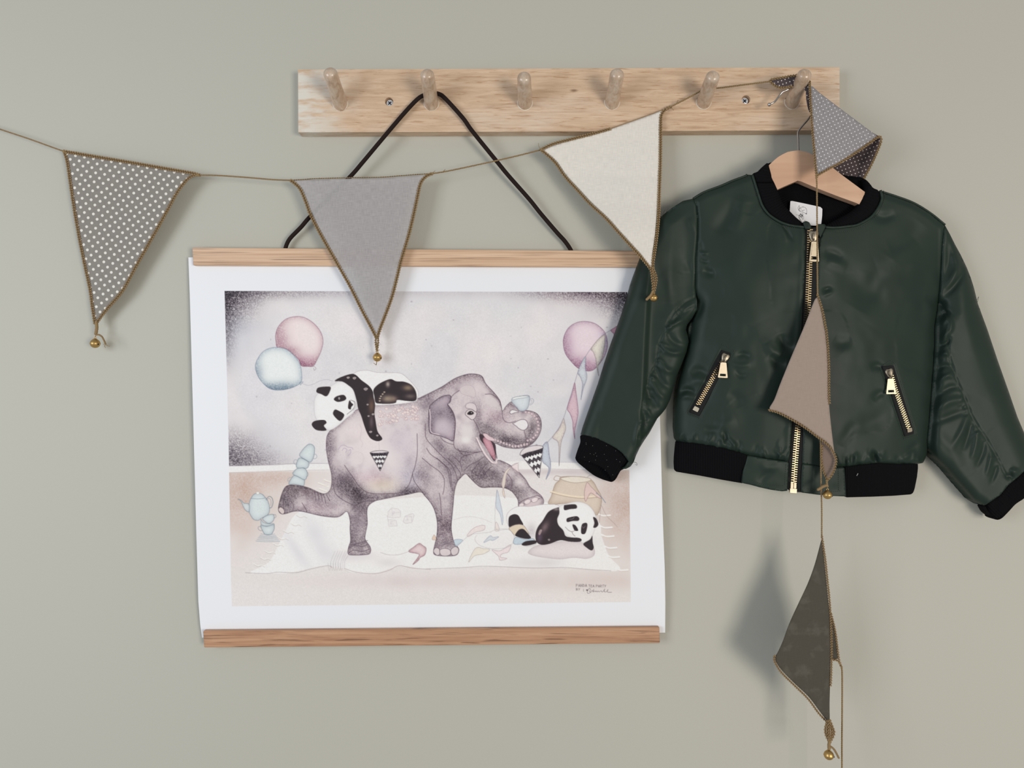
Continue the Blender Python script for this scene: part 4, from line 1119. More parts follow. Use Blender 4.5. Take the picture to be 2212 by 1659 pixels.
# back face of the sheet: coarse
bi = np.r_[0, 8, np.arange(8, nx - 9, 60)[1:], nx - 9, nx - 1]; bj = np.r_[0, 8, np.arange(8, ny - 9, 60)[1:], ny - 9, ny - 1]
WB = W[np.ix_(bj, bi)].copy(); WB[..., 1] += .0004
nb = ny * nx; by, bx = WB.shape[:2]
ib = np.arange(by * bx).reshape(by, bx) + nb
qb = np.stack([ib[:-1, :-1].ravel(), ib[:-1, 1:].ravel(), ib[1:, 1:].ravel(), ib[1:, :-1].ravel()], 1).astype(np.int32)
Vall = np.vstack([W.reshape(-1, 3), WB.reshape(-1, 3)]) - ORG[poster.name]
Qall = np.vstack([quads, qb])
me = bpy.data.meshes.new('paper')
me.vertices.add(len(Vall)); me.vertices.foreach_set('co', Vall.astype(np.float32).ravel())
me.loops.add(len(Qall) * 4); me.loops.foreach_set('vertex_index', Qall.ravel())
me.polygons.add(len(Qall)); me.polygons.foreach_set('loop_start', (np.arange(len(Qall)) * 4).astype(np.int32))
me.polygons.foreach_set('use_smooth', np.ones(len(Qall), bool))
ca = me.color_attributes.new('print_colour', 'FLOAT_COLOR', 'POINT')
Ca = np.vstack([Cc.reshape(-1, 3), np.tile(pap, (by * bx, 1))])
ca.data.foreach_set('color', np.hstack([Ca, np.ones((len(Ca), 1))]).astype(np.float32).ravel())
me.update(calc_edges=True); me.validate()
m = NT('matte_art_paper')
at = m.n('ShaderNodeVertexColor', layer_name='print_colour')
m.p(Base_Color=at.outputs['Color'], Roughness=.55, Specular_IOR_Level=.3)
me.materials.append(m.m)
pp = link(bpy.data.objects.new('paper', me)); pp.parent = poster; ORG[pp.name] = ORG[poster.name]
pp['label'] = 'white paper sheet printed with a dancing elephant, two pandas and balloons'

# leather cord from the bar up over the second peg
cp = cr([(617, 545, .0085), (617, 535, .0088), (626, 516, .010), (650, 491, .0118), (669, 469, .013), (712, 426, .0155), (758, 380, .018), (784, 350, .0200), (820, 307, .0235), (870, 248, .0262), (900, 216, .0275), (916, 205.5, .028),
         (932, 201, .028), (948, 203, .028), (962, 213, .0275), (1000, 255, .0262), (1020, 283, .0245), (1071, 346, .020), (1098, 379, .0175), (1143, 430, .0140), (1167, 460, .0125), (1202, 501, .0105), (1221, 522, .0092), (1233, 540, .0088), (1235, 548, .0085)], 8)
mb = MB(); mb.add(*tube_geo(PA(cp[:, 0], cp[:, 1], cp[:, 2]), .0031, 10)); mb.build('hanging_cord', M_CORD, poster)
# ---------------------------------------------------------------- bunting: string, six pennants, crochet edging, bells
bunting = thing('bunting', P(780, 388, 0.025), 'string of six cloth pennants with brown crochet edging and brass bells', 'bunting')
PXM = D / F


def crochet(mb, pts, w=8.0, pitch=5.4, rows=2):
    """chain stitch along an edge; pts = (u, v, d) polyline"""
    q = resample(cr(pts, 6), 2.0)
    W = PA(q[:, 0], q[:, 1], q[:, 2])
    k = PXM * .97
    mb.add(*tube_geo(W, w * .20 * k, 6)[:2] + (1,))
    W = resample(W, pitch * k)
    t = np.gradient(W, axis=0); t /= np.linalg.norm(t, axis=1)[:, None]
    for i, (p, a) in enumerate(zip(W, t)):
        n = np.cross(a, (0, -1.0, 0)); n /= np.linalg.norm(n) + 1e-9
        b = np.cross(a, n)
        for r in ((-1, 1) if rows == 2 else (0,)):
            ang = .42 * (r if r else 1) + RNG.normal() * .09
            ax = a * math.cos(ang) + n * math.sin(ang); an = np.cross(b, ax)
            c = p + n * (r * w * .24 * k) + a * (pitch * .25 * k * (r > 0)) - np.array([0, .0004 + RNG.random() * .0003, 0])
            M = np.stack([ax, an, b], 1)
            v, f = sphere_geo(c, pitch * .56 * k, w * .20 * k, w * .22 * k, seg=6, rings=4, M=M)
            mb.add(v, f, 0)
    return mb


M_JUTE2 = plain('jute_core', (92, 70, 44), .95)


def edging(parent, lines, w=8.0):
    mb = MB()
    for l in lines: crochet(mb, l, w)
    return mb.build('crochet_edging', [M_JUTE, M_JUTE2], parent)


def bell(parent, u, v, r, d, hang, hole=0.5):
    c = np.array(P(u, v, d)); R = r * (D - d) / F
    mb = MB()
    V, f = sphere_geo(c, R, R, R * .96, seg=28, rings=18)
    z = (V[:, 2] - c[2]) / R
    V[:, 0] = c[0] + (V[:, 0] - c[0]) * (1 + .05 * np.exp(-(z / .10) ** 2)); V[:, 1] = c[1] + (V[:, 1] - c[1]) * (1 + .05 * np.exp(-(z / .10) ** 2))
    V[:, 2] += R * .18 * np.clip((z - .8) / .2, 0, 1)
    mb.add(V, f, 0)
    tv, tf = torus_geo((c[0], c[1], c[2] + R * 1.22), R * .22, R * .07, 'y', 14, 6); mb.add(tv, tf, 0)
    hx = c + np.array([R * .88, -R * .42, -R * .18]); mb.add(*sphere_geo(hx, R * .16, R * .12, R * .2, 8, 6), 1)
    hp = PA(*np.array(hang).T); hp = resample(np.vstack([hp, c + [0, -.0002, R * 1.3]]), .002)
    mb.add(*tube_geo(hp, .00055, 6)[:2] + (2,))
    return mb.build('bell', [M_BRASS, M_BLACKHOLE, M_JUTE], parent)


def yarn(parent, lines, r=.0009, name='tassel'):
    for l, rr in lines:
        mb = MB()
        q = cr(l, 5); W = PA(q[:, 0], q[:, 1], q[:, 2])
        if rr > .0006:
            for g in rope_geo(W, rr * 1.5, .0035): mb.add(*g[:2], 0)
        else: mb.add(*tube_geo(W, rr, 5)[:2] + (0,))
        mb.build(name if rr > .0006 else 'frayed_end', M_JUTE, parent)


def pennant(outline, dfn, mat, label, thick=.0007, step=5, name='pennant'):
    return sheet(name, cr(outline, 5, True) if len(outline) > 6 else outline, step, dfn, mat, bunting, thick=thick, label=label)


W3 = lambda pts, fn: [(u, v, float(fn(np.array(float(u)), np.array(float(v))))) for u, v in pts]

# pennant 1: grey with white dots
f1 = lambda u, v: .013 + .010 * np.clip((u - 140) / 290, 0, 1) + .0035 * np.sin((u - 140) / 62 + v / 140) * sstep(v, 340, 430) * (1 - sstep(v, 600, 690))
top = [(138, 327), (200, 337.5), (287, 352), (350, 363), (412, 373.5), (430, 378)]
rgt = [(428, 378), (416, 380), (402.5, 390), (383, 416), (365, 449), (348, 480), (319.5, 531), (294, 576), (268, 624), (250, 647), (232, 667), (213, 692), (208, 699)]
lft = [(139, 327), (146, 352), (153, 400), (160, 448), (168, 495), (176, 537), (186, 585), (195, 627), (200, 665), (205, 696)]
fab = [(142, 330), (200, 340), (287, 355), (350, 366), (405, 376)] + [(408, 386), (383, 411), (346, 478), (317, 530), (291, 576), (264, 624), (232, 663), (210, 690)] + [(205, 686), (196, 627), (177, 537), (161, 448), (148, 355)]
p1 = pennant(fab, f1, M_F1, 'mid-grey pennant printed with white polka dots, leftmost')
edging(p1, [W3(top, f1), W3(rgt, f1), W3(lft, f1)], 8.4)
bell(p1, 205.5, 742, 10.2, .018, [(207, 700, .018), (207, 724, .018)])
yarn(p1, [([(208, 694, .018), (209, 708, .019), (207, 722, .018)], .0016), ([(206, 723, .018), (213, 723, .019), (220, 727, .020), (225, 736, .021), (228, 743, .021)], .0009),
          ([(228, 743, .021), (226, 748, .022), (228, 751, .022)], .0004), ([(228, 743, .021), (232, 747, .022), (237, 748, .022)], .0004), ([(228, 743, .021), (223, 744, .021)], .0003)])

# pennant 2: thin grey linen
f2 = lambda u, v: .0265 + .002 * np.sin((u - 630) / 90.) * (1 - sstep(v, 560, 730)) + .001 * np.sin(v / 60.)
top = [(628, 389.5), (660, 387.5), (683, 386), (755, 384), (822, 383), (877, 378.8), (910, 376.5), (934, 375)]
rgt = [(933, 375.5), (922, 380), (911, 391.6), (906, 405), (902, 425), (893, 467), (883, 508), (866, 566), (857, 603), (847, 641), (833, 680), (822, 708), (815, 730)]
lft = [(628, 390), (640, 399), (650, 411), (661, 437), (672, 466), (697, 514), (725, 563.5), (755, 616), (783, 672), (798, 700), (813.5, 730)]
fab = [(633, 390), (683, 388), (755, 386), (822, 385), (877, 381), (920, 378.5), (908, 391), (899, 425), (880, 508), (863, 566), (844, 641), (830, 680), (815, 722), (787, 672), (759, 616), (729, 563), (700, 513), (676, 466), (654, 411)]
p2 = pennant(fab, f2, M_F2, 'plain light grey linen pennant hanging over the poster')
edging(p2, [W3(lft, f2), W3(rgt, f2)], 8.8)
mb = MB(); crochet(mb, W3(top, f2), 4.5, 5.0, 1); mb.build('top_edging', [M_JUTE, M_JUTE2], p2)
bell(p2, 815, 772, 9.6, .0255, [(814, 740, .0265), (815, 758, .0265)])
mb = MB()
for l in ([(814, 724, .0275), (811.5, 738, .028), (814, 757, .0275)], [(816, 724, .0275), (817, 740, .028), (815, 755, .0275)]): crochet(mb, l, 5.5, 5)
mb.build('knotted_end', [M_JUTE, M_JUTE2], p2)
yarn(p2, [([(814, 780, .026), (812.5, 789, .026)], .0006), ([(812, 788, .026), (807, 784, .026)], .0004), ([(815, 757, .028), (820, 756, .028)], .0004)])

# pennant 3: cream
f3 = lambda u, v: np.interp(v, [235, 300, 380, 440, 500, 560, 640], [.0265, .0275, .031, .039, .052, .0605, .064]) + .0015 * np.sin((u + v) / 55.)
top = [(1168.5, 323.5), (1194, 311.5), (1235, 300.5), (1273, 291), (1316, 279)]
top2 = [(1316, 279), (1345, 269), (1370.5, 260), (1411, 245.5), (1432, 237)]
lft = [(1168.5, 324), (1181, 334), (1200, 352), (1221, 382), (1248.5, 412), (1275.6, 441.5), (1308, 471), (1335, 501), (1365, 534), (1384, 555), (1400, 574), (1409, 588)]
rgt = [(1449, 231), (1440, 235), (1431, 244), (1427.5, 257), (1427, 311), (1426, 365.6), (1424, 420), (1422.5, 469), (1418, 515), (1413, 550), (1410, 570), (1411, 588)]
fab = [(1173, 324.5), (1235, 302), (1273, 292.5), (1316, 280), (1370, 261), (1411, 246), (1430, 239), (1425, 257), (1424, 311), (1422.5, 365), (1420.5, 420), (1418, 469), (1414, 515), (1409, 550), (1407, 582), (1386, 551), (1367, 530), (1338, 498), (1311, 468), (1279, 438), (1252, 409), (1225, 380), (1204, 350), (1185, 333)]
p3 = pennant(fab, f3, M_F3, 'cream white pennant, largest, between the poster and the jacket')
edging(p3, [W3(lft, f3), W3(rgt, f3), W3(top, f3)], 8.2)
mb = MB()
for l in ([(1407, 578, .062), (1409, 600, .0655), (1411, 618, .0665), (1410, 634, .0665)], [(1410, 580, .062), (1417, 600, .065), (1415, 618, .066), (1412, 632, .066)]): crochet(mb, l, 7.5, 5.5)
mb.build('knotted_end', [M_JUTE, M_JUTE2], p3)
yarn(p3, [([(1411, 628, .067), (1406, 638, .069), (1396, 648, .069)], .0013), ([(1316, 278.5, .0275), (1370, 259.5, .0275), (1432, 237, .027)], .0005), ([(1168, 323, .0265), (1164, 316, .027), (1163, 309, .027)], .0003)])
bell(p3, 1412.5, 643.5, 8.6, .066, [(1411, 628, .0665), (1412, 634, .0665)])

# pennant 4: pin dots, folded over the sixth peg
f4 = lambda u, v: np.interp(v, [170, 200, 240, 300, 380], [.060, .068, .074, .078, .081]) - .006 * sstep(u, 1800, 1905)
fab = [(1750, 182), (1770, 200), (1820, 238), (1860, 268), (1889, 289), (1896, 295), (1890, 301), (1850, 326), (1812, 351), (1790, 363), (1764, 379), (1760.5, 345), (1756, 292), (1752.5, 235)]
p4 = sheet('pennant', resample(np.array(fab, float), 5, True), 5, f4, M_F4, bunting, thick=.0007, label='grey-purple pin-dot pennant folded over the rightmost peg')
def f4b(u, v):
    e = pdist(np.array([(1750, 184), (1905, 296)], float), u, v)
    return .0665 - .034 * np.clip(e / 75, 0, 1)
fab = [(1760, 194), (1820, 238), (1860, 268), (1889, 289), (1899, 294), (1903, 300), (1897, 322), (1884, 352), (1864, 388), (1845, 400), (1810, 398), (1785, 372), (1770, 330), (1762, 260)]
mb = sheet('pennant_fold', resample(np.array(fab, float), 6, True), 6, f4b, None, None, thick=.0007, mb=MB()); mb.build('folded_back', M_F4D, p4, label='dark side of the pin-dot cloth')
fab = [(1662, 176), (1668, 171), (1690, 167), (1718, 163), (1738, 163), (1749, 175), (1750, 200), (1749, 225), (1751, 244), (1746, 236), (1742, 215), (1740, 196), (1730, 184), (1709, 187), (1692, 190), (1678, 188)]
f4c = lambda u, v: np.interp(u, [1660, 1700, 1750], [.046, .051, .060])
mb = sheet('x', cr(fab, 3, True), 5, f4c, None, None, thick=.0007, mb=MB()); mb.build('draped_end', M_F4D, p4, label='dark end of the cloth lying over the peg')
E4 = [[(1748.5, 176, .061), (1749.5, 200, .068), (1751, 232, .0735), (1755.5, 292, .078), (1760, 345, .080), (1763.5, 382, .082)],
      [(1763.5, 380, .082), (1790, 365, .0805), (1812, 353, .079), (1850, 329, .0765), (1880, 308, .0735), (1895, 297, .072), (1902, 296, .070), (1903, 305, .067), (1896, 325, .061), (1883, 354, .050), (1865, 388, .040)],
      W3([(1662, 176), (1668, 171.5), (1690, 167.5), (1719, 163)], f4c), W3([(1664, 178), (1678, 188), (1692, 190), (1709, 187)], f4c)]
edging(p4, E4, 6.2)

# pennant 5: taupe, in front of the jacket zip
f5 = lambda u, v: .0835 + .004 * np.sin((u - 1660) / 60.) - .002 * sstep(v, 640, 720) * 0
fab = [(1765, 642), (1759, 650), (1744.6, 687), (1731, 720.5), (1707.5, 775.5), (1686, 828.5), (1673, 863), (1662, 884), (1681, 889), (1707.5, 902), (1737, 919.5), (1763, 939), (1782, 952), (1796, 965), (1802, 978), (1797, 935), (1792, 887), (1789, 844), (1788, 799), (1786.5, 760), (1783, 722), (1780, 706), (1774, 672), (1768, 645)]
p5 = sheet('pennant', resample(cr(fab, 4, True), 4, True), 5, f5, M_F5, bunting, thick=.0007, label='taupe brown pennant hanging in front of the jacket zip')
f5b = lambda u, v: .0800 - .003 * sstep(1770 - u, 0, 90)
fab = [(1764, 650), (1744, 695), (1708, 780), (1676, 866), (1670, 886), (1700, 897), (1735, 915), (1765, 938), (1778, 955), (1782, 900), (1780, 820), (1776, 730)]
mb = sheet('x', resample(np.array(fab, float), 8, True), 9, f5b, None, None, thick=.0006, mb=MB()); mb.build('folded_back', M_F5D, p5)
f5c = lambda u, v: .0795 + .0025 * sstep(u, 1780, 1806)
fab = [(1777, 950), (1790, 955), (1801, 972), (1805, 990), (1802, 1011), (1795, 1027), (1786, 1034), (1780, 1024), (1774, 999), (1774.5, 970)]
mb = sheet('x', cr(fab, 3, True), 4, f5c, None, None, thick=.0006, mb=MB()); mb.build('lower_tip', M_F5D, p5, label='darker reverse side of the taupe cloth')
edging(p5, [W3([(1661, 886), (1681, 891.5), (1707.5, 905), (1737, 922.5), (1763, 942), (1782, 955.5), (1795, 969), (1802, 981), (1806, 994), (1803, 1011), (1796, 1027), (1787, 1037)], f5),
            W3([(1765, 636), (1770, 650), (1776.5, 672), (1782, 700), (1785.5, 720), (1789, 760), (1790.5, 800), (1790.5, 845), (1791.5, 870)], f5),
            W3([(1776, 962), (1774, 980), (1775, 999), (1780, 1022), (1787, 1036)], f5c)], 5.2)
bell(p5, 1787.5, 1069, 9.6, .083, [(1787, 1037, .083), (1787, 1052, .083)])
yarn(p5, [([(1786.5, 1036, .083), (1786, 1044, .084), (1788, 1052, .084)], .0010), ([(1787, 1048, .0845), (1778, 1051, .0855), (1766, 1058.5, .0855)], .0014)])

# pennant 6: dark olive, below the jacket
f6 = lambda u, v: .082 + .0045 * np.sin((u - 1680) / 50. + v / 160.)
fab = [(1775, 1166), (1772, 1176), (1760, 1220), (1745, 1261), (1723, 1308), (1704, 1350), (1691, 1386), (1680, 1410), (1674, 1424), (1689, 1448), (1715, 1475), (1747, 1505.5), (1770, 1536), (1785, 1555), (1792, 1560), (1792, 1521), (1793.5, 1463), (1794, 1405), (1792.5, 1340), (1788.5, 1290), (1781, 1214), (1777.5, 1178)]
p6 = sheet('pennant', resample(cr(fab, 4, True), 4, True), 5, f6, M_F6, bunting, thick=.0007, label='dark olive-brown pennant, lowest, hanging below the jacket')
f6b = lambda u, v: np.interp(u, [1765, 1800, 1820], [.073, .073, .071])
fab = [(1786, 1290), (1795, 1326), (1804, 1367), (1811, 1424), (1800, 1424), (1790, 1430), (1770, 1400), (1765, 1320)]
mb = sheet('x', resample(np.array(fab, float), 5, True), 6, f6b, None, None, thick=.0006, mb=MB()); mb.build('folded_back', M_F6, p6)
edging(p6, [W3([(1775, 1158), (1778, 1178), (1783, 1213), (1787, 1252), (1791, 1290), (1794.5, 1340), (1796, 1405), (1795, 1463), (1794, 1480)], f6),
            W3([(1673, 1416), (1673, 1428), (1687, 1451.5), (1714, 1478.5), (1745, 1509), (1768, 1540), (1787, 1560)], f6),
            W3([(1795, 1326), (1804.5, 1367), (1812, 1425), (1817, 1440)], f6b), W3([(1799, 1425), (1808, 1426), (1814, 1432)], f6b)], 5.4)
mb = MB()
for l in ([(1788, 1556, .086), (1783, 1572, .087), (1784, 1586, .087), (1791, 1601, .086)], [(1792, 1556, .086), (1799, 1574, .087), (1801, 1585, .087), (1793, 1602, .086)], [(1790, 1556, .087), (1791, 1574, .089), (1792, 1588, .089), (1792, 1602, .087)], [(1790, 1560, .086), (1787, 1578, .088), (1789, 1590, .088), (1792, 1600, .087)], [(1791, 1560, .086), (1796, 1576, .088), (1796, 1590, .088), (1792, 1600, .087)]):
    crochet(mb, l, 7, 5.5)
mb.build('knotted_end', [M_JUTE, M_JUTE2], p6)
bell(p6, 1790.3, 1631, 10.4, .086, [(1792, 1600, .086), (1791, 1616, .086)])
yarn(p6, [([(1792, 1600, .087), (1790.5, 1610, .088), (1791, 1618, .088)], .0015), ([(1793, 1612, .088), (1800, 1617, .089), (1806, 1626, .089), (1812, 1638, .089)], .0010)])

# the string itself
mb = MB()
for l, r in (([(-900, -160, .006), (-600, -10, .007), (-300, 145, .008), (-60, 257, .010), (0, 279, .011), (60, 299, .012), (110, 317, .0128), (138, 327, .013)], .0010),
             ([(428, 378, .023), (470, 379, .0238), (530, 383, .025), (590, 388, .026), (628, 389.5, .0265)], .0010),
             ([(934, 375, .0265), (970, 369, .0268), (1050, 352, .0268), (1120, 336, .0266), (1168.5, 323.5, .0265)], .0010),
             ([(1440, 235, .0268), (1470, 220, .029), (1508, 199.5, .032), (1520, 190, .0335), (1532, 187.5, .0345), (1548, 190.5, .036), (1600, 184, .040), (1662, 176, .046)], .0011),
             ([(1763.5, 380, .082), (1764.5, 400, .083), (1765, 470, .083), (1765.5, 560, .083), (1766, 640, .083)], .0010),
             ([(1772.5, 945, .079), (1773, 1000, .079), (1774, 1060, .079), (1775, 1100, .080), (1775, 1160, .082)], .0010),
             ([(1816.5, 1436, .071), (1819, 1455, .071), (1819, 1540, .071), (1818.5, 1620, .071), (1819, 1720, .071)], .0011)):
    q = cr(l, 6)
    mb = MB()
    for g in rope_geo(PA(q[:, 0], q[:, 1], q[:, 2]), r * 1.15, .0052): mb.add(*g[:2], 0)
    mb.build('string', M_JUTE, bunting)
# loose ends at the knots
for l in ([(930, 376, .027), (936, 372, .028), (940, 369, .028)], [(955, 372, .028), (962, 366, .029)], [(428, 379, .024), (434, 381, .024)], [(1450, 232, .028), (1455, 238, .029)], [(1462, 222, .03), (1465, 216, .03)]):
    q = cr(l, 4); mb = MB(); mb.add(*tube_geo(PA(q[:, 0], q[:, 1], q[:, 2]), .0004, 5)[:2], 0); mb.build('frayed_end', M_JUTE, bunting)
for (u, v, d) in ((428, 378, .024), (934, 375, .0275), (138, 327, .014), (1168, 324, .0275), (1440, 236, .0278)):
    mb = MB(); mb.add(*sphere_geo(P(u, v, d), .0019, .0016, .0016, 8, 6)); mb.build('knot', M_JUTE, bunting)
# ---------------------------------------------------------------- bomber jacket
jacket = thing('bomber_jacket', P(1740, 400, 0.046), 'child-size dark green satin bomber jacket with black rib trim and gold zips', 'jacket')


def Bd(u, v):
    s = np.abs(u - 1742) / 285.
    full = .028 + .038 * (1 - np.clip(s, 0, 1) ** 2.3)
    topd = .0625 - .018 * np.clip(s, 0, 1.2)
    t = sstep(v, 400, 600)
    return lerp(topd, full, t) - .006 * sstep(v, 960, 1060)


FK = 1.2
def folds_at(u, v, folds):
    out = np.zeros_like(u)
    for pts, w, a in folds:
        p = cr(pts, 4) if len(pts) > 2 else np.array(pts, float)
        x0, y0 = p.min(0) - 3 * w; x1, y1 = p.max(0) + 3 * w
        k = (u > x0) & (u < x1) & (v > y0) & (v < y1)
        if not k.any(): continue
        # taper towards the two ends
        L = np.r_[0, np.cumsum(np.linalg.norm(np.diff(p, axis=0), axis=1))]
        uu, vv = u[k], v[k]
        best = np.full(uu.shape, 1e9); tt = np.zeros(uu.shape)
        for i in range(len(p) - 1):
            dx, dy = p[i + 1] - p[i]; q = dx * dx + dy * dy + 1e-9
            t = np.clip(((uu - p[i, 0]) * dx + (vv - p[i, 1]) * dy) / q, 0, 1)
            e = np.hypot(uu - p[i, 0] - t * dx, vv - p[i, 1] - t * dy)
            m = e < best; best[m] = e[m]; tt[m] = ((L[i] + t * (L[i + 1] - L[i])) / L[-1])[m]
        tap = np.clip(np.sin(np.pi * np.clip(tt, 0.02, .98)), 0, 1) ** .7
        out[k] += a * FK * .001 * np.exp(-(best / w) ** 2) * tap
    return out


def rnd_edge(u, v, line, R, drop):
    e = np.clip(pdist(np.array(line, float), u, v) / R, 0, 1)
    return -drop * (1 - np.sqrt(1 - (1 - e) ** 2))


def wrinkle(u, v, amp=.0011):
    return amp * (vnoise(u / 46. + 3, v / 70.) + .5 * vnoise(u / 21. + 9, v / 30.) * (vnoise(u / 90., v / 90. + 5) > 0))


def gathers(line, n, l0, l1, w, amp, ang=90, jit=25, seed=1):
    r = np.random.default_rng(seed); q = resample(cr(line, 5), 2.0); out = []
    t = np.gradient(q, axis=0); t /= np.linalg.norm(t, axis=1)[:, None]
    for i in np.sort(r.choice(np.arange(2, len(q) - 2), n, replace=False)):
        a = math.radians(ang + r.normal() * jit); ca, sa = math.cos(a), math.sin(a)
        d = np.array([t[i, 0] * ca - t[i, 1] * sa, t[i, 0] * sa + t[i, 1] * ca]); L = r.uniform(l0, l1)
        p = q[i]; b = p + d * L; mid = (p + b) / 2 + np.array([-d[1], d[0]]) * r.normal() * L * .12
        out.append(([p - d * 3, mid, b], w * r.uniform(.7, 1.4), amp * r.uniform(.5, 1.3) * (1 if r.random() < .65 else -1)))
    return out


# --- inside of the neck, behind the hanger
ribuv = lambda cu, cv_, R: (lambda u, v: np.stack([np.arctan2(v - cv_, u - cu) * R / 100., np.hypot(u - cu, v - cv_) / 100.], 1))
nb = [(1648, 366), (1668, 350), (1700, 352), (1750, 356), (1800, 366), (1822, 378), (1845, 381), (1866, 385), (1880, 398), (1888, 412), (1893, 440), (1870, 470), (1830, 488), (1785, 492), (1733, 490), (1690, 476), (1662, 452), (1650, 410)]
fn = lambda u, v: .0375 + .0035 * sstep(v, 440, 360) - .004 * np.exp(-((v - 425) / 6.) ** 2)
sheet('collar_back', cr(nb, 4, True), 7, fn, M_RIB, jacket, thick=.004, uvfn=ribuv(1765, 395, 95))
lo = [(1707.5, 434.6), (1711, 434), (1740, 440), (1772, 447), (1776.5, 451), (1776, 466), (1773.5, 488), (1750, 487), (1725, 482), (1705, 476), (1706, 455)]
mb = MB()
# neck label with a small line drawing, printed as vertex colours
LW, LH, LS = 78, 62, 3
lab = np.zeros((LH * LS, LW * LS)); 
_yy, _xx = np.mgrid[0:LH * LS, 0:LW * LS].astype(float)
def lstroke(pts, w=.55, n=5):
    p = cr(np.array(pts, float), n) if len(pts) > 2 else np.array(pts, float)
    p = (np.stack([p[:, 0] / 7.373 + 1660 - 1702, p[:, 1] / 7.373 + 360 - 430], 1)) * LS
    d = pdist(p, _xx, _yy); np.maximum(lab, np.clip((w * LS + .5 - d), 0, 1), out=lab)
for q in ([(505, 650), (490, 690), (520, 715), (560, 730), (600, 745), (608, 700), (590, 655), (550, 640), (520, 650), (515, 680)], [(497, 655), (480, 690), (500, 710)], [(475, 690), (470, 650), (490, 618), (495, 660)],
          [(530, 690), (545, 705), (560, 690), (575, 690)], [(515, 735), (500, 760), (480, 790), (500, 810)], [(535, 740), (550, 760), (530, 800), (515, 808)], [(500, 760), (540, 790)], [(510, 745), (548, 772)], [(490, 775), (525, 803)],
          [(440, 765), (470, 770), (490, 790)], [(545, 780), (560, 800), (550, 840), (535, 830), (540, 790)], [(490, 810), (510, 850), (540, 880), (575, 865), (578, 850)], [(480, 800), (490, 830), (520, 870)]):
    lstroke(q, .35)
lstroke([(505, 757), (543, 783)], .9); lstroke([(492, 778), (522, 800)], .9); lstroke([(598, 745), (604, 750)], 1.0)
me_pts = resample(np.array(lo, float), 2.0, True)
lbl_o = sheet('neck_label', me_pts, .62, lambda u, v: .0425 + .0008 * np.sin(u / 14.), M_RIB, jacket, thick=.0006, label='white woven neck label with a small line-drawn figure', resamp=False)
lme = lbl_o.data
co = np.empty(len(lme.vertices) * 3, dtype=np.float32); lme.vertices.foreach_get('co', co); co = co.reshape(-1, 3) + ORG[jacket.name]
dep = -co[:, 1]; k = F / (D - dep); uu = co[:, 0] * k + 1106; vv = 829.5 - (co[:, 2] - ZC) * k
ii = np.clip(((vv - 430) * LS).astype(int), 0, LH * LS - 1); jj = np.clip(((uu - 1702) * LS).astype(int), 0, LW * LS - 1)
lv = lab[ii, jj][:, None]
cc = np.array([[.74, .73, .74]]) * (1 - lv * .93)
ca = lme.color_attributes.new('print_colour', 'FLOAT_COLOR', 'POINT')
ca.data.foreach_set('color', np.hstack([cc, np.ones((len(cc), 1))]).astype(np.float32).ravel())
m = NT('woven_label'); at = m.n('ShaderNodeVertexColor', layer_name='print_colour'); m.p(Base_Color=at.outputs['Color'], Roughness=.7)
lme.materials.clear(); lme.materials.append(m.m)

# --- left sleeve (left in the photo)
ARM_L = [(1476, 434), (1497, 429), (1505, 440), (1508, 475), (1507, 513), (1503, 559), (1502, 619), (1504, 641)]
SL = [(1475, 434), (1450, 450), (1425, 470), (1408, 498), (1396, 526), (1384, 557), (1374, 583), (1364, 612), (1355, 643), (1343, 680), (1332, 712), (1321, 740), (1306, 785), (1292, 829), (1280, 863), (1270, 892), (1259, 923), (1254.5, 939),
      (1262, 942), (1280, 945), (1300, 952), (1316, 960), (1332, 969), (1345, 979), (1353, 989), (1359, 998), (1352, 1008), (1345, 1013), (1352, 1013), (1362, 1008), (1369, 998), (1374, 984), (1382, 967), (1392, 951), (1403, 935), (1420, 904), (1430, 893), (1438, 883), (1448, 862), (1457, 829), (1462, 812), (1473, 786),
      (1483, 760), (1488, 738), (1486, 726), (1482, 712), (1484, 702), (1495, 688), (1506, 668), (1506, 650)] + ARM_L[::-1][:-1]
OUTL = [(1475, 434), (1425, 470), (1396, 526), (1374, 583), (1343, 680), (1321, 740), (1292, 829), (1259, 923), (1254.5, 939)]
INL = [(1362, 1008), (1374, 984), (1382, 967), (1403, 935), (1420, 904), (1438, 883), (1448, 862), (1462, 812), (1483, 760), (1488, 738), (1482, 712), (1504, 668)]
SEAM_L = [(1504, 641), (1480, 653), (1456, 675), (1444, 695), (1437, 711), (1422.5, 747), (1418, 784), (1403, 815), (1391, 853), (1386, 897), (1380, 923), (1378, 964)]
FL = [
      ([(1437, 711), (1452, 735), (1470, 745), (1484, 742)], 7, -2.5), ([(1425, 740), (1445, 760), (1470, 762), (1482, 755)], 6, 2.8), ([(1430, 725), (1455, 700), (1480, 690)], 6, 3.2), ([(1448, 700), (1468, 680), (1494, 662)], 5, -3.0), ([(1460, 690), (1482, 668), (1500, 655)], 4, 2.4),
      ([(1420, 770), (1440, 800), (1462, 800)], 7, 3.0), ([(1412, 790), (1430, 825), (1450, 840)], 7, -3.2), ([(1402, 812), (1422, 850), (1440, 862)], 6, 2.8), ([(1395, 838), (1412, 870), (1426, 884)], 6, -2.6), ([(1392, 858), (1400, 890), (1412, 902)], 5, 2.4),
      ([(1386, 880), (1392, 910), (1384, 945)], 5, -2.8), ([(1384, 905), (1376, 940), (1372, 972)], 5, 2.2), ([(1425, 600), (1440, 640), (1436, 690)], 14, -1.4), ([(1478, 560), (1494, 590), (1500, 630)], 9, -1.5), ([(1488, 470), (1500, 500)], 8, 1.3)]
FL += gathers(SEAM_L[1:], 30, 8, 26, 2.3, 1.1, -90, 22, 4)
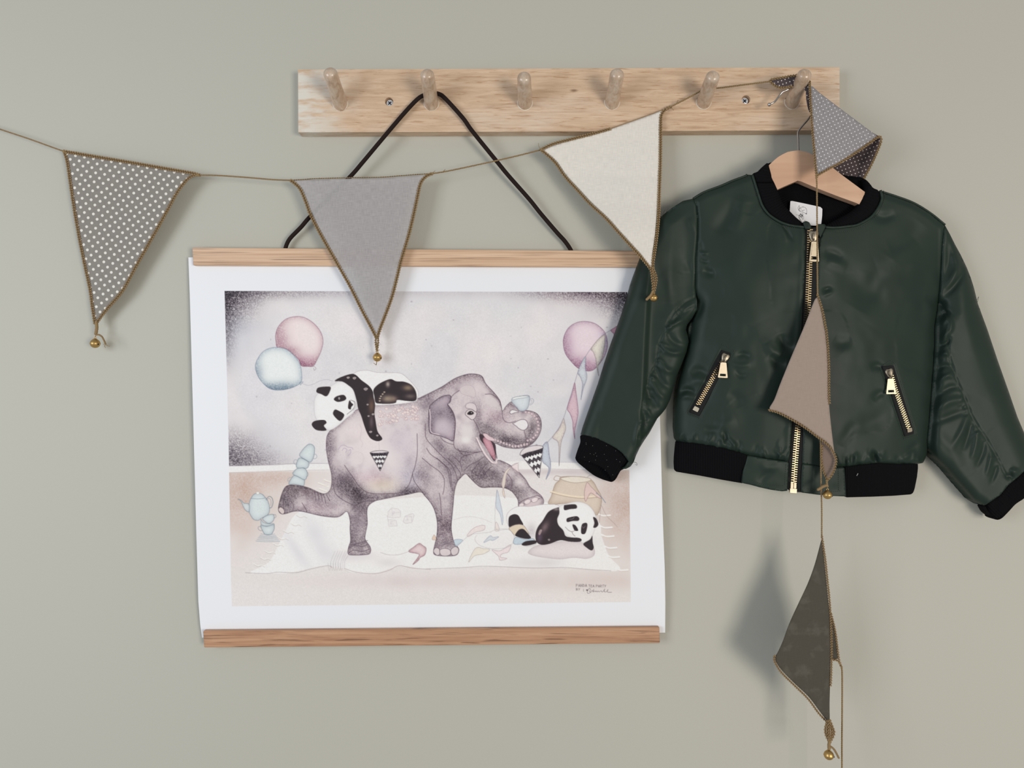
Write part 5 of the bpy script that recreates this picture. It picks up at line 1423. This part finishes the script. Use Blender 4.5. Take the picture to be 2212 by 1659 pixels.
def dsl(u, v):
    d = .0285 + .0165 * np.clip((v < 2000) * 1.0, 0, 1) + 0 * u
    cu_ = np.interp(v, [560, 640, 730, 850, 960], [1404, 1397, 1392, 1387, 1383]); on = sstep(v, 540, 640)
    d = d + on * (.003 - .0065 * sstep(u - cu_, -2, 13) + .003 * sstep(u - cu_, 16, 50) - .0001 * np.clip(cu_ - u, 0, 90))
    d = d + rnd_edge(u, v, OUTL, 30, .015) + rnd_edge(u, v, INL, 24, .014)
    d = lerp(d, Bd(u, v), (1 - sstep(pdist(np.array(ARM_L, float), u, v), 0, 60)) * .8)
    d += folds_at(u, v, FL) + wrinkle(u, v, .0006)
    d -= .0016 * np.exp(-(pdist(np.array(SEAM_L, float), u, v) / 2.0) ** 2)
    d -= .0028 * np.exp(-(pdist(np.array(ARM_L, float), u, v) / 2.6) ** 2)
    return d
sl = sheet('sleeve', SL, 3.1, dsl, M_SATIN, jacket, back=lambda u, v: .0195 + 0 * u)
# cuff with its open end
CU = [(1255, 940), (1254, 955), (1248, 972), (1243, 989), (1246, 993), (1268, 996), (1284, 1002), (1300, 1010), (1310, 1018), (1317, 1028), (1323, 1040), (1331, 1034), (1340.5, 1017), (1350, 1012), (1360, 1000), (1354, 988), (1345, 978), (1332, 968), (1316, 959), (1300, 951), (1280, 944)]
EDC = [(1243, 989), (1268, 996), (1300, 1010), (1317, 1028), (1323, 1040)]
dcu = lambda u, v: .039 + rnd_edge(u, v, [(1255, 940), (1248, 972), (1243, 989)], 22, .013) + rnd_edge(u, v, [(1360, 1000), (1340, 1017), (1323, 1040)], 16, .010) + rnd_edge(u, v, EDC, 5, .002) + .0008 * vnoise(u / 9, v / 9)
cuv = lambda a, b: (lambda u, v: np.stack([(u * a + v * b) / 100., v / 100.], 1))
cfl = sheet('cuff', cr(CU, 3, True), 3.5, dcu, M_RIB, jacket, thick=.0025, uvfn=cuv(.87, .5))
CI = [(1244, 985), (1243, 990), (1247, 998), (1261, 1010), (1283, 1027), (1300, 1035), (1312, 1039), (1324, 1041), (1326, 1030), (1318, 1015), (1300, 1000), (1275, 988), (1255, 983)]
mb = sheet('x', cr(CI, 3, True), 5, lambda u, v: .0285 - .006 * np.exp(-(pdist(np.array([(1262, 1003), (1300, 1022)], float), u, v) / 10.) ** 2), None, None, thick=.003, uvfn=cuv(.87, .5), mb=MB()); mb.build('cuff_lining', M_RIB, cfl)

# --- right sleeve
ARM_R = [(2041, 487), (2039, 496), (2036, 535), (2034, 583), (2031, 631), (2028, 653)]
SR = [(2041, 486), (2052, 506), (2063, 528), (2076, 552), (2088, 577), (2097, 600), (2104, 622), (2112, 655), (2123, 685), (2133, 712), (2155, 778), (2178, 843), (2198, 901), (2212, 934), (2228, 968), (2240, 992), (2225, 1006), (2202, 1028), (2178, 1048), (2161, 1069), (2145, 1080), (2129, 1091),
      (2122, 1092), (2112, 1086), (2104, 1081), (2088, 1063), (2071, 1044), (2057, 1027), (2043, 1011), (2024, 993), (2006, 977), (2004, 972), (2006, 942), (2012, 888), (2016, 839), (2020, 798), (2024, 745), (2024, 704), (2026, 679)] + ARM_R[::-1][:-1]
OUTR = [(2041, 486), (2063, 528), (2088, 577), (2104, 622), (2112, 655), (2133, 712), (2155, 778), (2178, 843), (2198, 901), (2212, 934), (2240, 992)]
INR = [(2122, 1092), (2104, 1081), (2071, 1044), (2043, 1011), (2004, 974)]
SIDE_R = [(2004, 974), (2006, 942), (2012, 888), (2016, 839), (2020, 798), (2024, 745), (2024, 704), (2028, 660)]
SEAM_R = [(2030, 655), (2040, 668), (2050, 690), (2051, 705), (2047, 725), (2048, 749), (2053, 778), (2063, 811), (2073, 836), (2084, 860), (2100, 901), (2115, 925), (2129, 946), (2153, 987), (2166, 1012), (2178, 1036)]
FR = [([(2058, 545), (2068, 575), (2058, 600), (2040, 625)], 8, 2.8), ([(2070, 570), (2078, 590), (2060, 620), (2036, 642)], 7, -3.4), ([(2046, 520), (2050, 560), (2040, 600)], 7, -2.0), ([(2030, 700), (2048, 690), (2052, 710), (2034, 735)], 6, 3.4), ([(2028, 690), (2042, 676), (2056, 680)], 5, -3.6), ([(2052, 722), (2046, 740), (2028, 748)], 4, -3.2),
      ([(2024, 775), (2040, 762), (2052, 770)], 5, 2.6), ([(2022, 800), (2042, 790), (2058, 798)], 6, -2.8), ([(2020, 830), (2045, 812), (2066, 815)], 6, 2.8), ([(2018, 862), (2050, 838), (2074, 838)], 7, -3.0), ([(2014, 892), (2050, 868), (2086, 862)], 9, 3.2), ([(2014, 915), (2050, 900), (2090, 885)], 8, -2.6),
      ([(2092, 895), (2078, 930), (2056, 968)], 7, 2.6), ([(2100, 905), (2092, 940), (2080, 975)], 6, -2.8), ([(2112, 925), (2108, 960), (2098, 995)], 6, 2.6), ([(2128, 950), (2122, 980), (2108, 1010)], 5, -2.4), ([(2020, 930), (2050, 965), (2080, 1010)], 12, 1.5), ([(2142, 970), (2138, 1000), (2130, 1030)], 5, 2.2), ([(2156, 995), (2150, 1020), (2140, 1045)], 4, -2.0),
      ([(2185, 1010), (2192, 1020), (2200, 1012)], 6, 3.4), ([(2170, 1030), (2182, 1028), (2190, 1036)], 4, -2.6), ([(2120, 700), (2135, 780), (2150, 860)], 22, -1.6), ([(2085, 620), (2090, 700), (2100, 780)], 20, 1.2)]
FR += gathers(SEAM_R[5:], 26, 8, 24, 2.6, .8, 90, 30, 6)
def dsr(u, v):
    d = .0415 + 0 * u
    d = d + rnd_edge(u, v, OUTR, 46, .020) + rnd_edge(u, v, INR, 26, .015)
    t = (1 - sstep(pdist(np.array(ARM_R, float), u, v), 0, 60)) * .8
    d = lerp(d, Bd(u, v) + .001, t)
    d -= .012 * np.exp(-(pdist(np.array(SIDE_R, float), u, v) / 14.) ** 2)
    d += folds_at(u, v, FR) + wrinkle(u, v, .0006)
    d -= .0016 * np.exp(-(pdist(np.array(SEAM_R, float), u, v) / 2.0) ** 2)
    d -= .0022 * np.exp(-(pdist(np.array(ARM_R, float), u, v) / 2.6) ** 2)
    return d
sr = sheet('sleeve', SR, 3.3, dsr, M_SATIN, jacket, back=lambda u, v: .0075 + 0 * u)
CR_ = [(2129, 1091), (2133, 1104), (2141, 1115), (2148, 1121), (2155, 1123), (2165, 1119), (2180, 1104), (2194, 1089), (2212, 1077), (2230, 1062), (2250, 1044), (2246, 1020), (2239, 992), (2225, 1005), (2202, 1027), (2178, 1047), (2161, 1068), (2145, 1079)]
dcr = lambda u, v: .036 + rnd_edge(u, v, [(2129, 1091), (2141, 1115), (2155, 1123)], 18, .010) + rnd_edge(u, v, [(2155, 1123), (2194, 1089), (2250, 1044)], 8, .004) + .0012 * vnoise(u / 8, v / 8)
sheet('cuff', cr(CR_, 3, True), 4, dcr, M_RIB, jacket, back=.012, uvfn=cuv(.7, -.7))

# --- front panels
NL = [(1625, 378), (1634, 407), (1640, 426), (1646, 443), (1655, 457), (1665, 467), (1684, 479), (1700, 485), (1713, 488), (1737, 491)]
ZL = [(1739, 491), (1740, 511), (1739, 571), (1735, 643), (1731, 716), (1721, 820), (1711, 918), (1706, 985), (1704, 997)]
PLp = [(1497, 429), (1520, 415), (1557, 401), (1582, 390), (1607, 381), (1614, 377)] + NL + ZL + [(1690, 995), (1659, 991), (1636, 987), (1615, 984), (1585, 975), (1557, 968), (1527, 962), (1497, 958), (1475, 957), (1461, 954), (1456, 946), (1453.5, 921), (1455, 868), (1458, 845), (1462, 825), (1473, 786), (1483, 760), (1488, 738), (1488, 709), (1493, 697), (1500, 684), (1506, 665), (1505, 641), (1502, 619), (1503, 559), (1507, 513), (1508, 475), (1505, 445)]
SHL = [(1497, 429), (1520, 415), (1557, 401), (1582, 390), (1607, 381), (1614, 377)]
SDL = [(1504, 650), (1496, 690), (1488, 738), (1473, 786), (1462, 825), (1455, 868), (1453.5, 921), (1456, 946), (1461, 954)]
HL = [(1461, 954), (1497, 958), (1527, 962), (1557, 968), (1585, 975), (1615, 984), (1659, 991), (1704, 997)]
AL = ARM_L[2:]
FP = [([(1688, 482), (1700, 498), (1712, 520)], 3, -2.6), ([(1682, 484), (1694, 505), (1700, 525)], 5, 1.2), ([(1590, 430), (1572, 470), (1545, 505)], 16, -2.4), ([(1610, 420), (1595, 470), (1580, 500)], 16, 1.8), ([(1512, 545), (1522, 548), (1530, 546)], 3, 1.6), ([(1514, 560), (1524, 566), (1530, 563)], 3, -1.8), ([(1520, 580), (1532, 590), (1545, 588)], 8, -3.0),
      ([(1512, 520), (1516, 535), (1512, 550)], 3, -1.2), ([(1500, 690), (1512, 668), (1516, 650)], 6, -3.0), ([(1490, 810), (1510, 800), (1530, 812)], 9, -3.0), ([(1488, 830), (1510, 822), (1540, 830)], 9, 1.8), ([(1468, 848), (1484, 842), (1502, 848)], 6, -3.2), ([(1465, 862), (1484, 856), (1504, 862)], 6, 1.8),
      ([(1590, 770), (1606, 765), (1620, 772)], 6, -2.4), ([(1582, 784), (1600, 790), (1622, 786)], 6, 1.6), ([(1588, 800), (1600, 812), (1612, 808)], 5, -1.6), ([(1684, 720), (1694, 745), (1716, 755)], 10, -4.2), ([(1664, 765), (1680, 785), (1700, 788)], 11, -3.6), ([(1655, 740), (1670, 760), (1690, 770)], 9, 2.0),
      ([(1555, 940), (1560, 952), (1566, 966)], 4, 3.4), ([(1564, 930), (1567, 945), (1562, 962)], 3.5, -3.4), ([(1575, 945), (1584, 958), (1590, 972)], 4, 2.6), ([(1550, 925), (1535, 930), (1520, 925)], 8, -1.8), ([(1590, 905), (1560, 918), (1540, 912)], 12, 1.6), ([(1570, 850), (1590, 860), (1600, 880)], 12, -1.8),
      ([(1700, 600), (1680, 680), (1660, 740)], 26, -1.6), ([(1560, 560), (1600, 620), (1640, 700)], 30, 1.6), ([(1640, 520), (1610, 600), (1600, 700)], 26, -1.5)]
FP += gathers(HL, 26, 10, 34, 3.2, 1.7, -90, 22, 8)
def dfl(u, v):
    d = Bd(u, v) + rnd_edge(u, v, SDL, 34, .014) + rnd_edge(u, v, SHL, 16, .008)
    d += folds_at(u, v, FP) + wrinkle(u, v)
    d -= .0020 * np.exp(-(pdist(np.array(AL, float), u, v) / 3.0) ** 2)
    d -= .0035 * np.exp(-(pdist(np.array(HL, float), u, v) / 5.0) ** 2)
    d += .0010 * np.exp(-((pdist(np.array(ZL, float), u, v) - 6) / 6.0) ** 2)
    for q in PKS: d -= .0012 * np.exp(-(pdist(np.array(q, float), u, v, True) / 3.0) ** 2)
    return d
PK1 = [(1559, 756), (1579, 763), (1510, 899), (1489, 891)]; PK2 = [(1906, 791), (1930, 789), (1975, 936), (1955, 943)]
PKS = [PK1, PK2]
sheet('front_panel', PLp, 3.2, dfl, M_SATIN, jacket, back=lambda u, v: .012 + 0 * u)

NR_ = [(1783, 491), (1800, 492), (1817, 491), (1832, 489), (1848, 487), (1864, 480), (1880, 470), (1890, 459), (1898, 447), (1903, 436), (1905, 426), (1902, 411)]
ZR = [(1782, 491), (1774, 513), (1769.5, 535), (1769, 595), (1766, 629), (1758, 700), (1750, 790), (1743, 860), (1737, 919), (1734, 985), (1733.5, 1001)]
SHR = [(1906, 414), (1937, 424), (1974, 438), (2010, 460), (2041, 485)]
SDR = [(2028, 653), (2025, 679), (2024, 704), (2024, 745), (2020, 798), (2016, 839), (2012, 888), (2006, 942), (2004, 974), (1999, 990), (1994, 1000)]
HR_ = [(1733.5, 1001), (1779, 1009), (1802, 1010), (1824, 1009), (1859, 1005), (1898, 1001), (1938, 1003), (1983, 1002), (1994, 1000)]
PRp = [(1902, 411)] + SHR + ARM_R[1:] + SDR[1:] + HR_[::-1][1:] + ZR[::-1] + NR_[:-1]
FQ = [([(1880, 455), (1905, 470), (1935, 462)], 9, -2.6), ([(1925, 555), (1880, 620), (1850, 670)], 26, -3.0), ([(1980, 520), (1930, 560), (1890, 575)], 20, 2.2), ([(1990, 480), (1960, 520), (1920, 540)], 20, -2.4), ([(1780, 545), (1800, 548), (1820, 560)], 9, -2.6), ([(1785, 562), (1810, 570), (1830, 580)], 10, 1.8), ([(1776, 628), (1788, 624), (1796, 622)], 4, -2.4), ([(1776, 640), (1790, 634), (1800, 630)], 4, 1.6),
      ([(1800, 560), (1860, 620), (1920, 660)], 26, -2.0), ([(1880, 700), (1840, 760), (1810, 830)], 30, 1.8), ([(1880, 795), (1895, 790), (1905, 800)], 8, -2.8), ([(1885, 865), (1900, 850), (1915, 852)], 8, -2.4), ([(1930, 880), (1890, 910), (1840, 930)], 18, -2.2), ([(1850, 910), (1830, 940), (1815, 965)], 12, -2.4),
      ([(1880, 975), (1890, 985), (1884, 998)], 6, -4.4), ([(1895, 980), (1902, 990), (1900, 1000)], 4, 2.6), ([(1845, 975), (1850, 990), (1846, 1004)], 6, 2.4), ([(1960, 980), (1975, 965), (1985, 955)], 8, -2.4), ([(1945, 996), (1962, 984), (1970, 972)], 5, 2.0), ([(1800, 730), (1820, 740), (1840, 730)], 14, -2.4), ([(2000, 560), (1990, 640), (2000, 720)], 18, -1.6), ([(2026, 668), (2012, 650), (1998, 640)], 9, -1.8)]
FQ += gathers(HR_[2:], 26, 10, 36, 3.4, 1.7, -90, 24, 12)
def dfr(u, v):
    d = Bd(u, v) + rnd_edge(u, v, SDR, 30, .013) + rnd_edge(u, v, SHR, 16, .008)
    d += folds_at(u, v, FQ) + wrinkle(u, v)
    d -= .0018 * np.exp(-(pdist(np.array(ARM_R[1:], float), u, v) / 3.0) ** 2)
    d -= .0035 * np.exp(-(pdist(np.array(HR_[2:], float), u, v) / 5.0) ** 2)
    for q in PKS: d -= .0012 * np.exp(-(pdist(np.array(q, float), u, v, True) / 3.0) ** 2)
    return d
sheet('front_panel', PRp, 3.3, dfr, M_SATIN, jacket, back=lambda u, v: .012 + 0 * u)

# --- collar: two front halves of rib knit, rolled
cld = lambda inner, outer: (lambda u, v: Bd(u, v) + .0015 - .007 * np.clip(1 - pdist(np.array(inner, float), u, v) / 16., 0, 1) ** 2 - .004 * np.clip(1 - pdist(np.array(outer, float), u, v) / 8., 0, 1) ** 2 + .0005 * vnoise(u / 6, v / 6))
OL_ = [(1626, 377), (1634, 372), (1643, 366), (1650, 358), (1657, 352)]
IL = [(1661, 356), (1668, 383), (1674, 398), (1680, 412), (1690, 438), (1707, 457), (1720, 470), (1733, 481)]
cl = OL_ + IL + [(1736, 490), (1713, 486), (1695, 482), (1680, 475), (1662, 462), (1650, 447), (1640, 420), (1632, 400)]
sheet('collar_rib', cr(cl, 3, True), 4, cld(IL, NL), M_RIB, jacket, back=lambda u, v: .040 + 0 * u, uvfn=ribuv(1765, 395, 95))
IR = [(1790, 484), (1815, 470), (1832, 461), (1848, 449), (1857, 434), (1864, 418), (1867, 400), (1864, 386)]
cr_ = IR + [(1872, 390), (1879, 399), (1888, 407), (1897, 411), (1901, 424), (1895, 445), (1882, 464), (1866, 476), (1848, 484), (1817, 489), (1784, 490)]
sheet('collar_rib', cr(cr_, 3, True), 4, cld(IR, NR_), M_RIB, jacket, back=lambda u, v: .040 + 0 * u, uvfn=ribuv(1765, 395, 95))
mb = MB()
for l in (NL, NR_):
    q = resample(cr(l, 4), 3); dq = Bd(q[:, 0], q[:, 1]) + .0006 + .0004 * vnoise(q[:, 0] / 5, q[:, 1] / 5)
    mb.add(*tube_geo(PA(q[:, 0], q[:, 1], dq), .0019, 8)[:2])
for l, dn in ((SHL, .0), (SHR, .0)):
    q = resample(cr(l, 4), 3); mb.add(*tube_geo(PA(q[:, 0], q[:, 1] + .5, Bd(q[:, 0], q[:, 1]) - .0055), .0016, 7)[:2])
mb.build('seam_piping', M_SATIN, jacket)
# small folded tabs at the top of the zip
sheet('zip_tab', [(1735, 480), (1741, 477), (1748, 480), (1753, 490), (1751, 494), (1740, 495)], 3, lambda u, v: Bd(u, v) + .0025, M_SATIN, jacket, thick=.003)
sheet('zip_tab', [(1766, 484), (1782, 484), (1784, 488), (1778, 502), (1772, 514), (1768, 500)], 3, lambda u, v: Bd(u, v) + .0025, M_SATIN, jacket, thick=.003)

# --- hem
def hemd(round_line=None, R=12):
    def fn(u, v):
        d = Bd(u, v) - .001 + .0012 * np.sin((v - 955) / 60. * math.pi) + .0006 * vnoise(u / 14, v / 20)
        if round_line is not None: d = d + rnd_edge(u, v, round_line, 24, .010)
        return d
    return fn
sheet('hem_rib', [(1460, 954), (1497, 957), (1527, 961), (1557, 967), (1585, 974), (1614, 983), (1611, 1000), (1607, 1017), (1604, 1044), (1580, 1040), (1557, 1036), (1509, 1027), (1461, 1019), (1456, 1013), (1456, 1000), (1457, 981)], 4,
      hemd([(1460, 954), (1457, 981), (1456, 1013)]), M_RIB, jacket, back=lambda u, v: .014 + 0 * u)
sheet('hem_rib', [(1824, 1009), (1859, 1005), (1898, 1001), (1938, 1003), (1983, 1002), (1983, 1012), (1981, 1030), (1976, 1055), (1973, 1064), (1968, 1068), (1930, 1071), (1885, 1073), (1827, 1074.5), (1825.5, 1040)], 4,
      hemd([(1983, 1002), (1982, 1022), (1975, 1062)]), M_RIB, jacket, back=lambda u, v: .014 + 0 * u)
blk = lambda u, v: Bd(u, v) + .0002 + .0012 * np.sin(np.clip((v - 985) / 75., 0, 1) * math.pi) + .0006 * vnoise(u / 22, v / 20) 
FBk = [([(1670, 1015), (1650, 1030), (1640, 1045)], 8, -1.8), ([(1640, 1000), (1660, 1012), (1690, 1005)], 8, 1.2)]
sheet('hem_block', [(1615, 984), (1636, 987.5), (1659, 991.5), (1690, 996), (1704, 998), (1703, 1020), (1701, 1060), (1690, 1061.5), (1665, 1058), (1642, 1053), (1620, 1047), (1603, 1043.5), (1606, 1017), (1611, 1000)], 4, lambda u, v: blk(u, v) + folds_at(u, v, FBk), M_SATIN, jacket, back=lambda u, v: .045 + 0 * u)
sheet('hem_block', [(1734, 1001.5), (1779, 1009.5), (1802, 1011), (1824, 1009.5), (1826, 1040), (1827.5, 1072.5), (1800, 1071.5), (1765, 1068.5), (1731, 1064), (1732, 1030)], 4, blk, M_SATIN, jacket, back=lambda u, v: .045 + 0 * u)

# --- stitching
def stitches(lines, pitch=4.2, ln=2.6, off=.0007, r=.00028, dfn=Bd):
    mb = MB()
    for l in lines:
        q = resample(cr(l, 4) if len(l) > 2 else np.array(l, float), pitch)
        t = np.gradient(q, axis=0); t /= np.linalg.norm(t, axis=1)[:, None]
        for p, a in zip(q, t):
            e = np.array([p - a * ln / 2, p, p + a * ln / 2]); dd_ = dfn(e[:, 0], e[:, 1]) + off
            mb.add(*tube_geo(PA(e[:, 0], e[:, 1], dd_), r, 4)[:2])
    return mb
offs = lambda l, dx, dy: [(a + dx, b + dy) for a, b in l]
st1 = [(1628, 400), (1636, 425), (1642, 445), (1652, 461), (1664, 472), (1682, 486), (1700, 490), (1716, 492)]
st2 = [(1795, 500), (1815, 501), (1834, 499), (1855, 493), (1873, 484), (1888, 472), (1898, 460), (1906, 444), (1911, 428), (1909, 412)]
b1 = [(1561, 744), (1586, 758), (1510.5, 905), (1483, 892), (1561, 744)]; b2 = [(1901, 794), (1924, 779.5), (1934, 786), (1981, 941), (1954, 948), (1901, 794)]
mb = stitches([st1], dfn=dfl); mb.build('stitching', M_THREAD, jacket)
mb = stitches([st2], dfn=dfr); mb.build('stitching', M_THREAD, jacket)
mb = stitches([b1[:2], b1[1:3], b1[2:4], b1[3:5]], 3.6, 2.4, dfn=dfl); mb.build('pocket_stitching', M_THREAD, jacket)
mb = stitches([b2[:3], b2[2:4], b2[3:5], b2[4:6]], 3.6, 2.4, dfn=dfr); mb.build('pocket_stitching', M_THREAD, jacket)
for q in ([[(1622, 1038), (1645, 1045), (1668, 1049), (1692, 1050)], [(1696, 1046), (1698, 1005)]], [[(1745, 1056), (1765, 1060), (1800, 1062), (1815, 1061)], [(1812, 1058), (1811, 1014)]]):
    mb = stitches(q, 4.5, 2.4, dfn=blk); mb.build('hem_stitching', M_THREAD, jacket)

# --- zips
def zdepth(u, v): return Bd(u, v) + .0008
tape = sheet('zip_tape', [(1737, 489), (1752, 492), (1768, 490), (1783, 489), (1776, 513), (1771, 535), (1770.5, 595), (1767.5, 629), (1759, 700), (1751, 790), (1744, 860), (1738.5, 919), (1735.5, 985), (1732, 1064), (1716, 1062), (1700.5, 1058), (1704.5, 985), (1709.5, 918), (1719.5, 820), (1729.5, 716), (1733.5, 643), (1737.5, 571), (1738.5, 511)],
             7, lambda u, v: Bd(u, v) - .0012, M_TAPE, jacket, thick=.002)
zc = [(1750, 496), (1749.5, 530), (1748.5, 571), (1746, 643), (1741, 716), (1733, 820), (1724, 919), (1718.5, 985), (1715, 1038), (1714, 1052)]


def teeth(parent, line, pitch, half, lenpx, hpx, fn, name='zip_teeth'):
    q = resample(cr(line, 5), pitch / 2.)
    t = np.gradient(q, axis=0); t /= np.linalg.norm(t, axis=1)[:, None]
    mb = MB()
    for i, (p, a) in enumerate(zip(q, t)):
        n = np.array([-a[1], a[0]]); s = 1 if i % 2 else -1
        c = p + n * s * half
        pts = []
        d0 = float(fn(np.array([c[0]]), np.array([c[1]]))[0])
        for x, y, dz in ((-lenpx / 2, -hpx / 2, 0), (lenpx / 2, -hpx / 2, 0), (lenpx / 2, hpx / 2, 0), (-lenpx / 2, hpx / 2, 0), (-lenpx / 2 + .4, -hpx / 3, .0013), (lenpx / 2 - .4, -hpx / 3, .0013), (lenpx / 2 - .4, hpx / 3, .0013), (-lenpx / 2 + .4, hpx / 3, .0013)):
            g = c + n * x + a * y; pts.append(P(g[0], g[1], d0 + dz))
        mb.add(pts, [(0, 1, 5, 4), (1, 2, 6, 5), (2, 3, 7, 6), (3, 0, 4, 7), (4, 5, 6, 7), (3, 2, 1, 0)])
    return mb.build(name, M_ZIPM, parent, False, kind='stuff')


teeth(tape, zc, 5.1, 2.7, 7.6, 2.5, lambda u, v: Bd(u, v) - .0010)
mb = MB(); stp = [(1707, 1055), (1721.5, 1056), (1721, 1065.5), (1706.5, 1064.5)]
sheet('x', stp, 3, lambda u, v: Bd(u, v) + .0018, None, None, thick=.0035, mb=mb)
for o_ in (-3.6, 3.2): sheet('x', [(1712 + o_, 1042), (1717 + o_, 1042), (1717 + o_, 1055), (1711.5 + o_, 1055)], 3, lambda u, v: Bd(u, v) + .0012, None, None, thick=.003, mb=mb)
mb.build('zip_stop', M_PULLM, tape, False)


def slider(parent, c, R, ang, top, bot, wt, wb, hole, fn, panel=True):
    """rounded slider body at c and a tapering pull hanging from top to bot (pixels)"""
    cu, cw = c
    base = float(fn(np.array([float(cu)]), np.array([float(cw)]))[0])
    ca, sa = math.cos(ang), math.sin(ang)
    def rt(x, y): return (cu + x * ca - y * sa, cw + x * sa + y * ca)
    body = [rt(x * R, y * R) for x, y in ((-.95, -.55), (-.8, -.95), (-.35, -1.05), (0, -.9), (.35, -1.05), (.8, -.95), (.95, -.55), (.85, 0), (.6, .7), (.45, 1.05), (-.45, 1.05), (-.6, .7), (-.85, 0))]
    sb = sheet('zip_slider', cr(body, 3, True), 2.5, lambda u, v: base + .0034 - .0012 * (np.hypot(u - cu, v - cw) / R) ** 2, M_PULLM, parent, thick=.003)
    mb = MB(); br = [(*rt(0, -.55 * R), base + .0030), (*rt(0, -.4 * R), base + .0056), (*rt(0, .35 * R), base + .0062), (*rt(0, .75 * R), base + .0035)]
    q = cr(br, 5); mb.add(*tube_geo(PA(q[:, 0], q[:, 1], q[:, 2]), .0013, 8)[:2])
    (tx, ty), (bx, by) = top, bot
    dx, dy = bx - tx, by - ty; L = math.hypot(dx, dy); dx /= L; dy /= L; nx_, ny_ = -dy, dx
    g = lambda s, w: (tx + dx * s * L + nx_ * w, ty + dy * s * L + ny_ * w)
    ol = [g(0, wt * .35), g(.03, wt * .5), g(.97, wb * .5), g(1, wb * .44), g(1, -wb * .44), g(.97, -wb * .5), g(.03, -wt * .5), g(0, -wt * .35)]
    hw = wb * .30
    h = [g(hole[0], hw), g(hole[1], hw * 1.05), g(hole[1], -hw * 1.05), g(hole[0], -hw)]
    sheet('x', ol, 3, lambda u, v: base + .0052 + 0 * u, None, None, thick=.0014, holes=[h], resamp=False, mb=mb)
    if panel:
        pn = [g(.10, wt * .34), g(hole[0] - .06, wb * .30), g(hole[0] - .06, -wb * .30), g(.10, -wt * .34)]
        sheet('x', pn, 3, lambda u, v: base + .0056 + 0 * u, None, None, thick=.0006, resamp=False, mb=mb)
    mb.build('zip_pull', M_PULLM, parent, False)


slider(tape, (1758, 510), 11, 0.0, (1760, 522), (1758.5, 565), 14, 21.5, (.74, .90), lambda u, v: Bd(u, v))

for q, c, ang, line, top, bot, stop, dd_ in (
        (PK1, (1566.5, 773), .38, [(1562, 780), (1550, 798), (1528, 838), (1508, 874)], (1563, 783), (1561.3, 816), [(1501, 877), (1511, 882), (1507, 890.5), (1496, 885)], dfl),
        (PK2, (1922, 806), -.24, [(1926, 812), (1936, 846), (1952, 892), (1963, 924)], (1924, 818), (1925, 851), [(1960, 925.5), (1970, 923.5), (1971, 932), (1961, 934.5)], dfr)):
    fn = lambda u, v: Bd(u, v) + .0000 + 0 * u
    pk = sheet('pocket_opening', q, 5, lambda u, v: Bd(u, v) + .0010, M_TAPE, jacket, thick=.003)
    teeth(pk, line, 4.6, 2.3, 5.6, 2.3, lambda u, v: Bd(u, v) + .0008)
    slider(pk, c, 9.0, ang, top, bot, 12.5, 21, (.74, .90), lambda u, v: Bd(u, v) + .0012, panel=False)
    mb = MB(); sheet('x', stop, 3, lambda u, v: Bd(u, v) + .0032, None, None, thick=.003, mb=mb); mb.build('zip_stop', M_PULLM, pk, False)

# --- loose threads and lint
mb = MB()
for l in ([(1432, 462, .032), (1437, 453, .034), (1434, 458, .036)], [(1437, 463, .033), (1441, 455, .035), (1444, 449, .034)], [(2109, 650, .030), (2114, 641, .034), (2111, 654, .036)], [(2112, 660, .030), (2117, 668, .030)], [(1368, 998, .030), (1375, 1000, .032), (1376, 1005, .032), (1372, 1003, .031)]):
    q = cr(l, 4); mb = MB(); mb.add(*tube_geo(PA(q[:, 0], q[:, 1], q[:, 2]), .00025, 4)[:2]); mb.build('loose_thread', M_THREAD, jacket)
mb = MB()
for _ in range(26):
    u, v = RNG.uniform(1262, 1340), RNG.uniform(955, 1030)
    if inside(np.array(CU, float), np.array(u), np.array(v)): mb.add(*sphere_geo(P(u, v, float(dcu(np.array([u]), np.array([v]))[0]) + .0004), .0003, seg=5, rings=4))
for (u, v) in ((1851, 1027), (1852, 1025), (1853, 1023.5)): mb.add(*sphere_geo(P(u, v, float(Bd(np.array([u * 1.]), np.array([v * 1.]))[0]) + .0012), .0006, seg=5, rings=4))
o = mb.build('lint', M_LINT, jacket, kind='stuff')
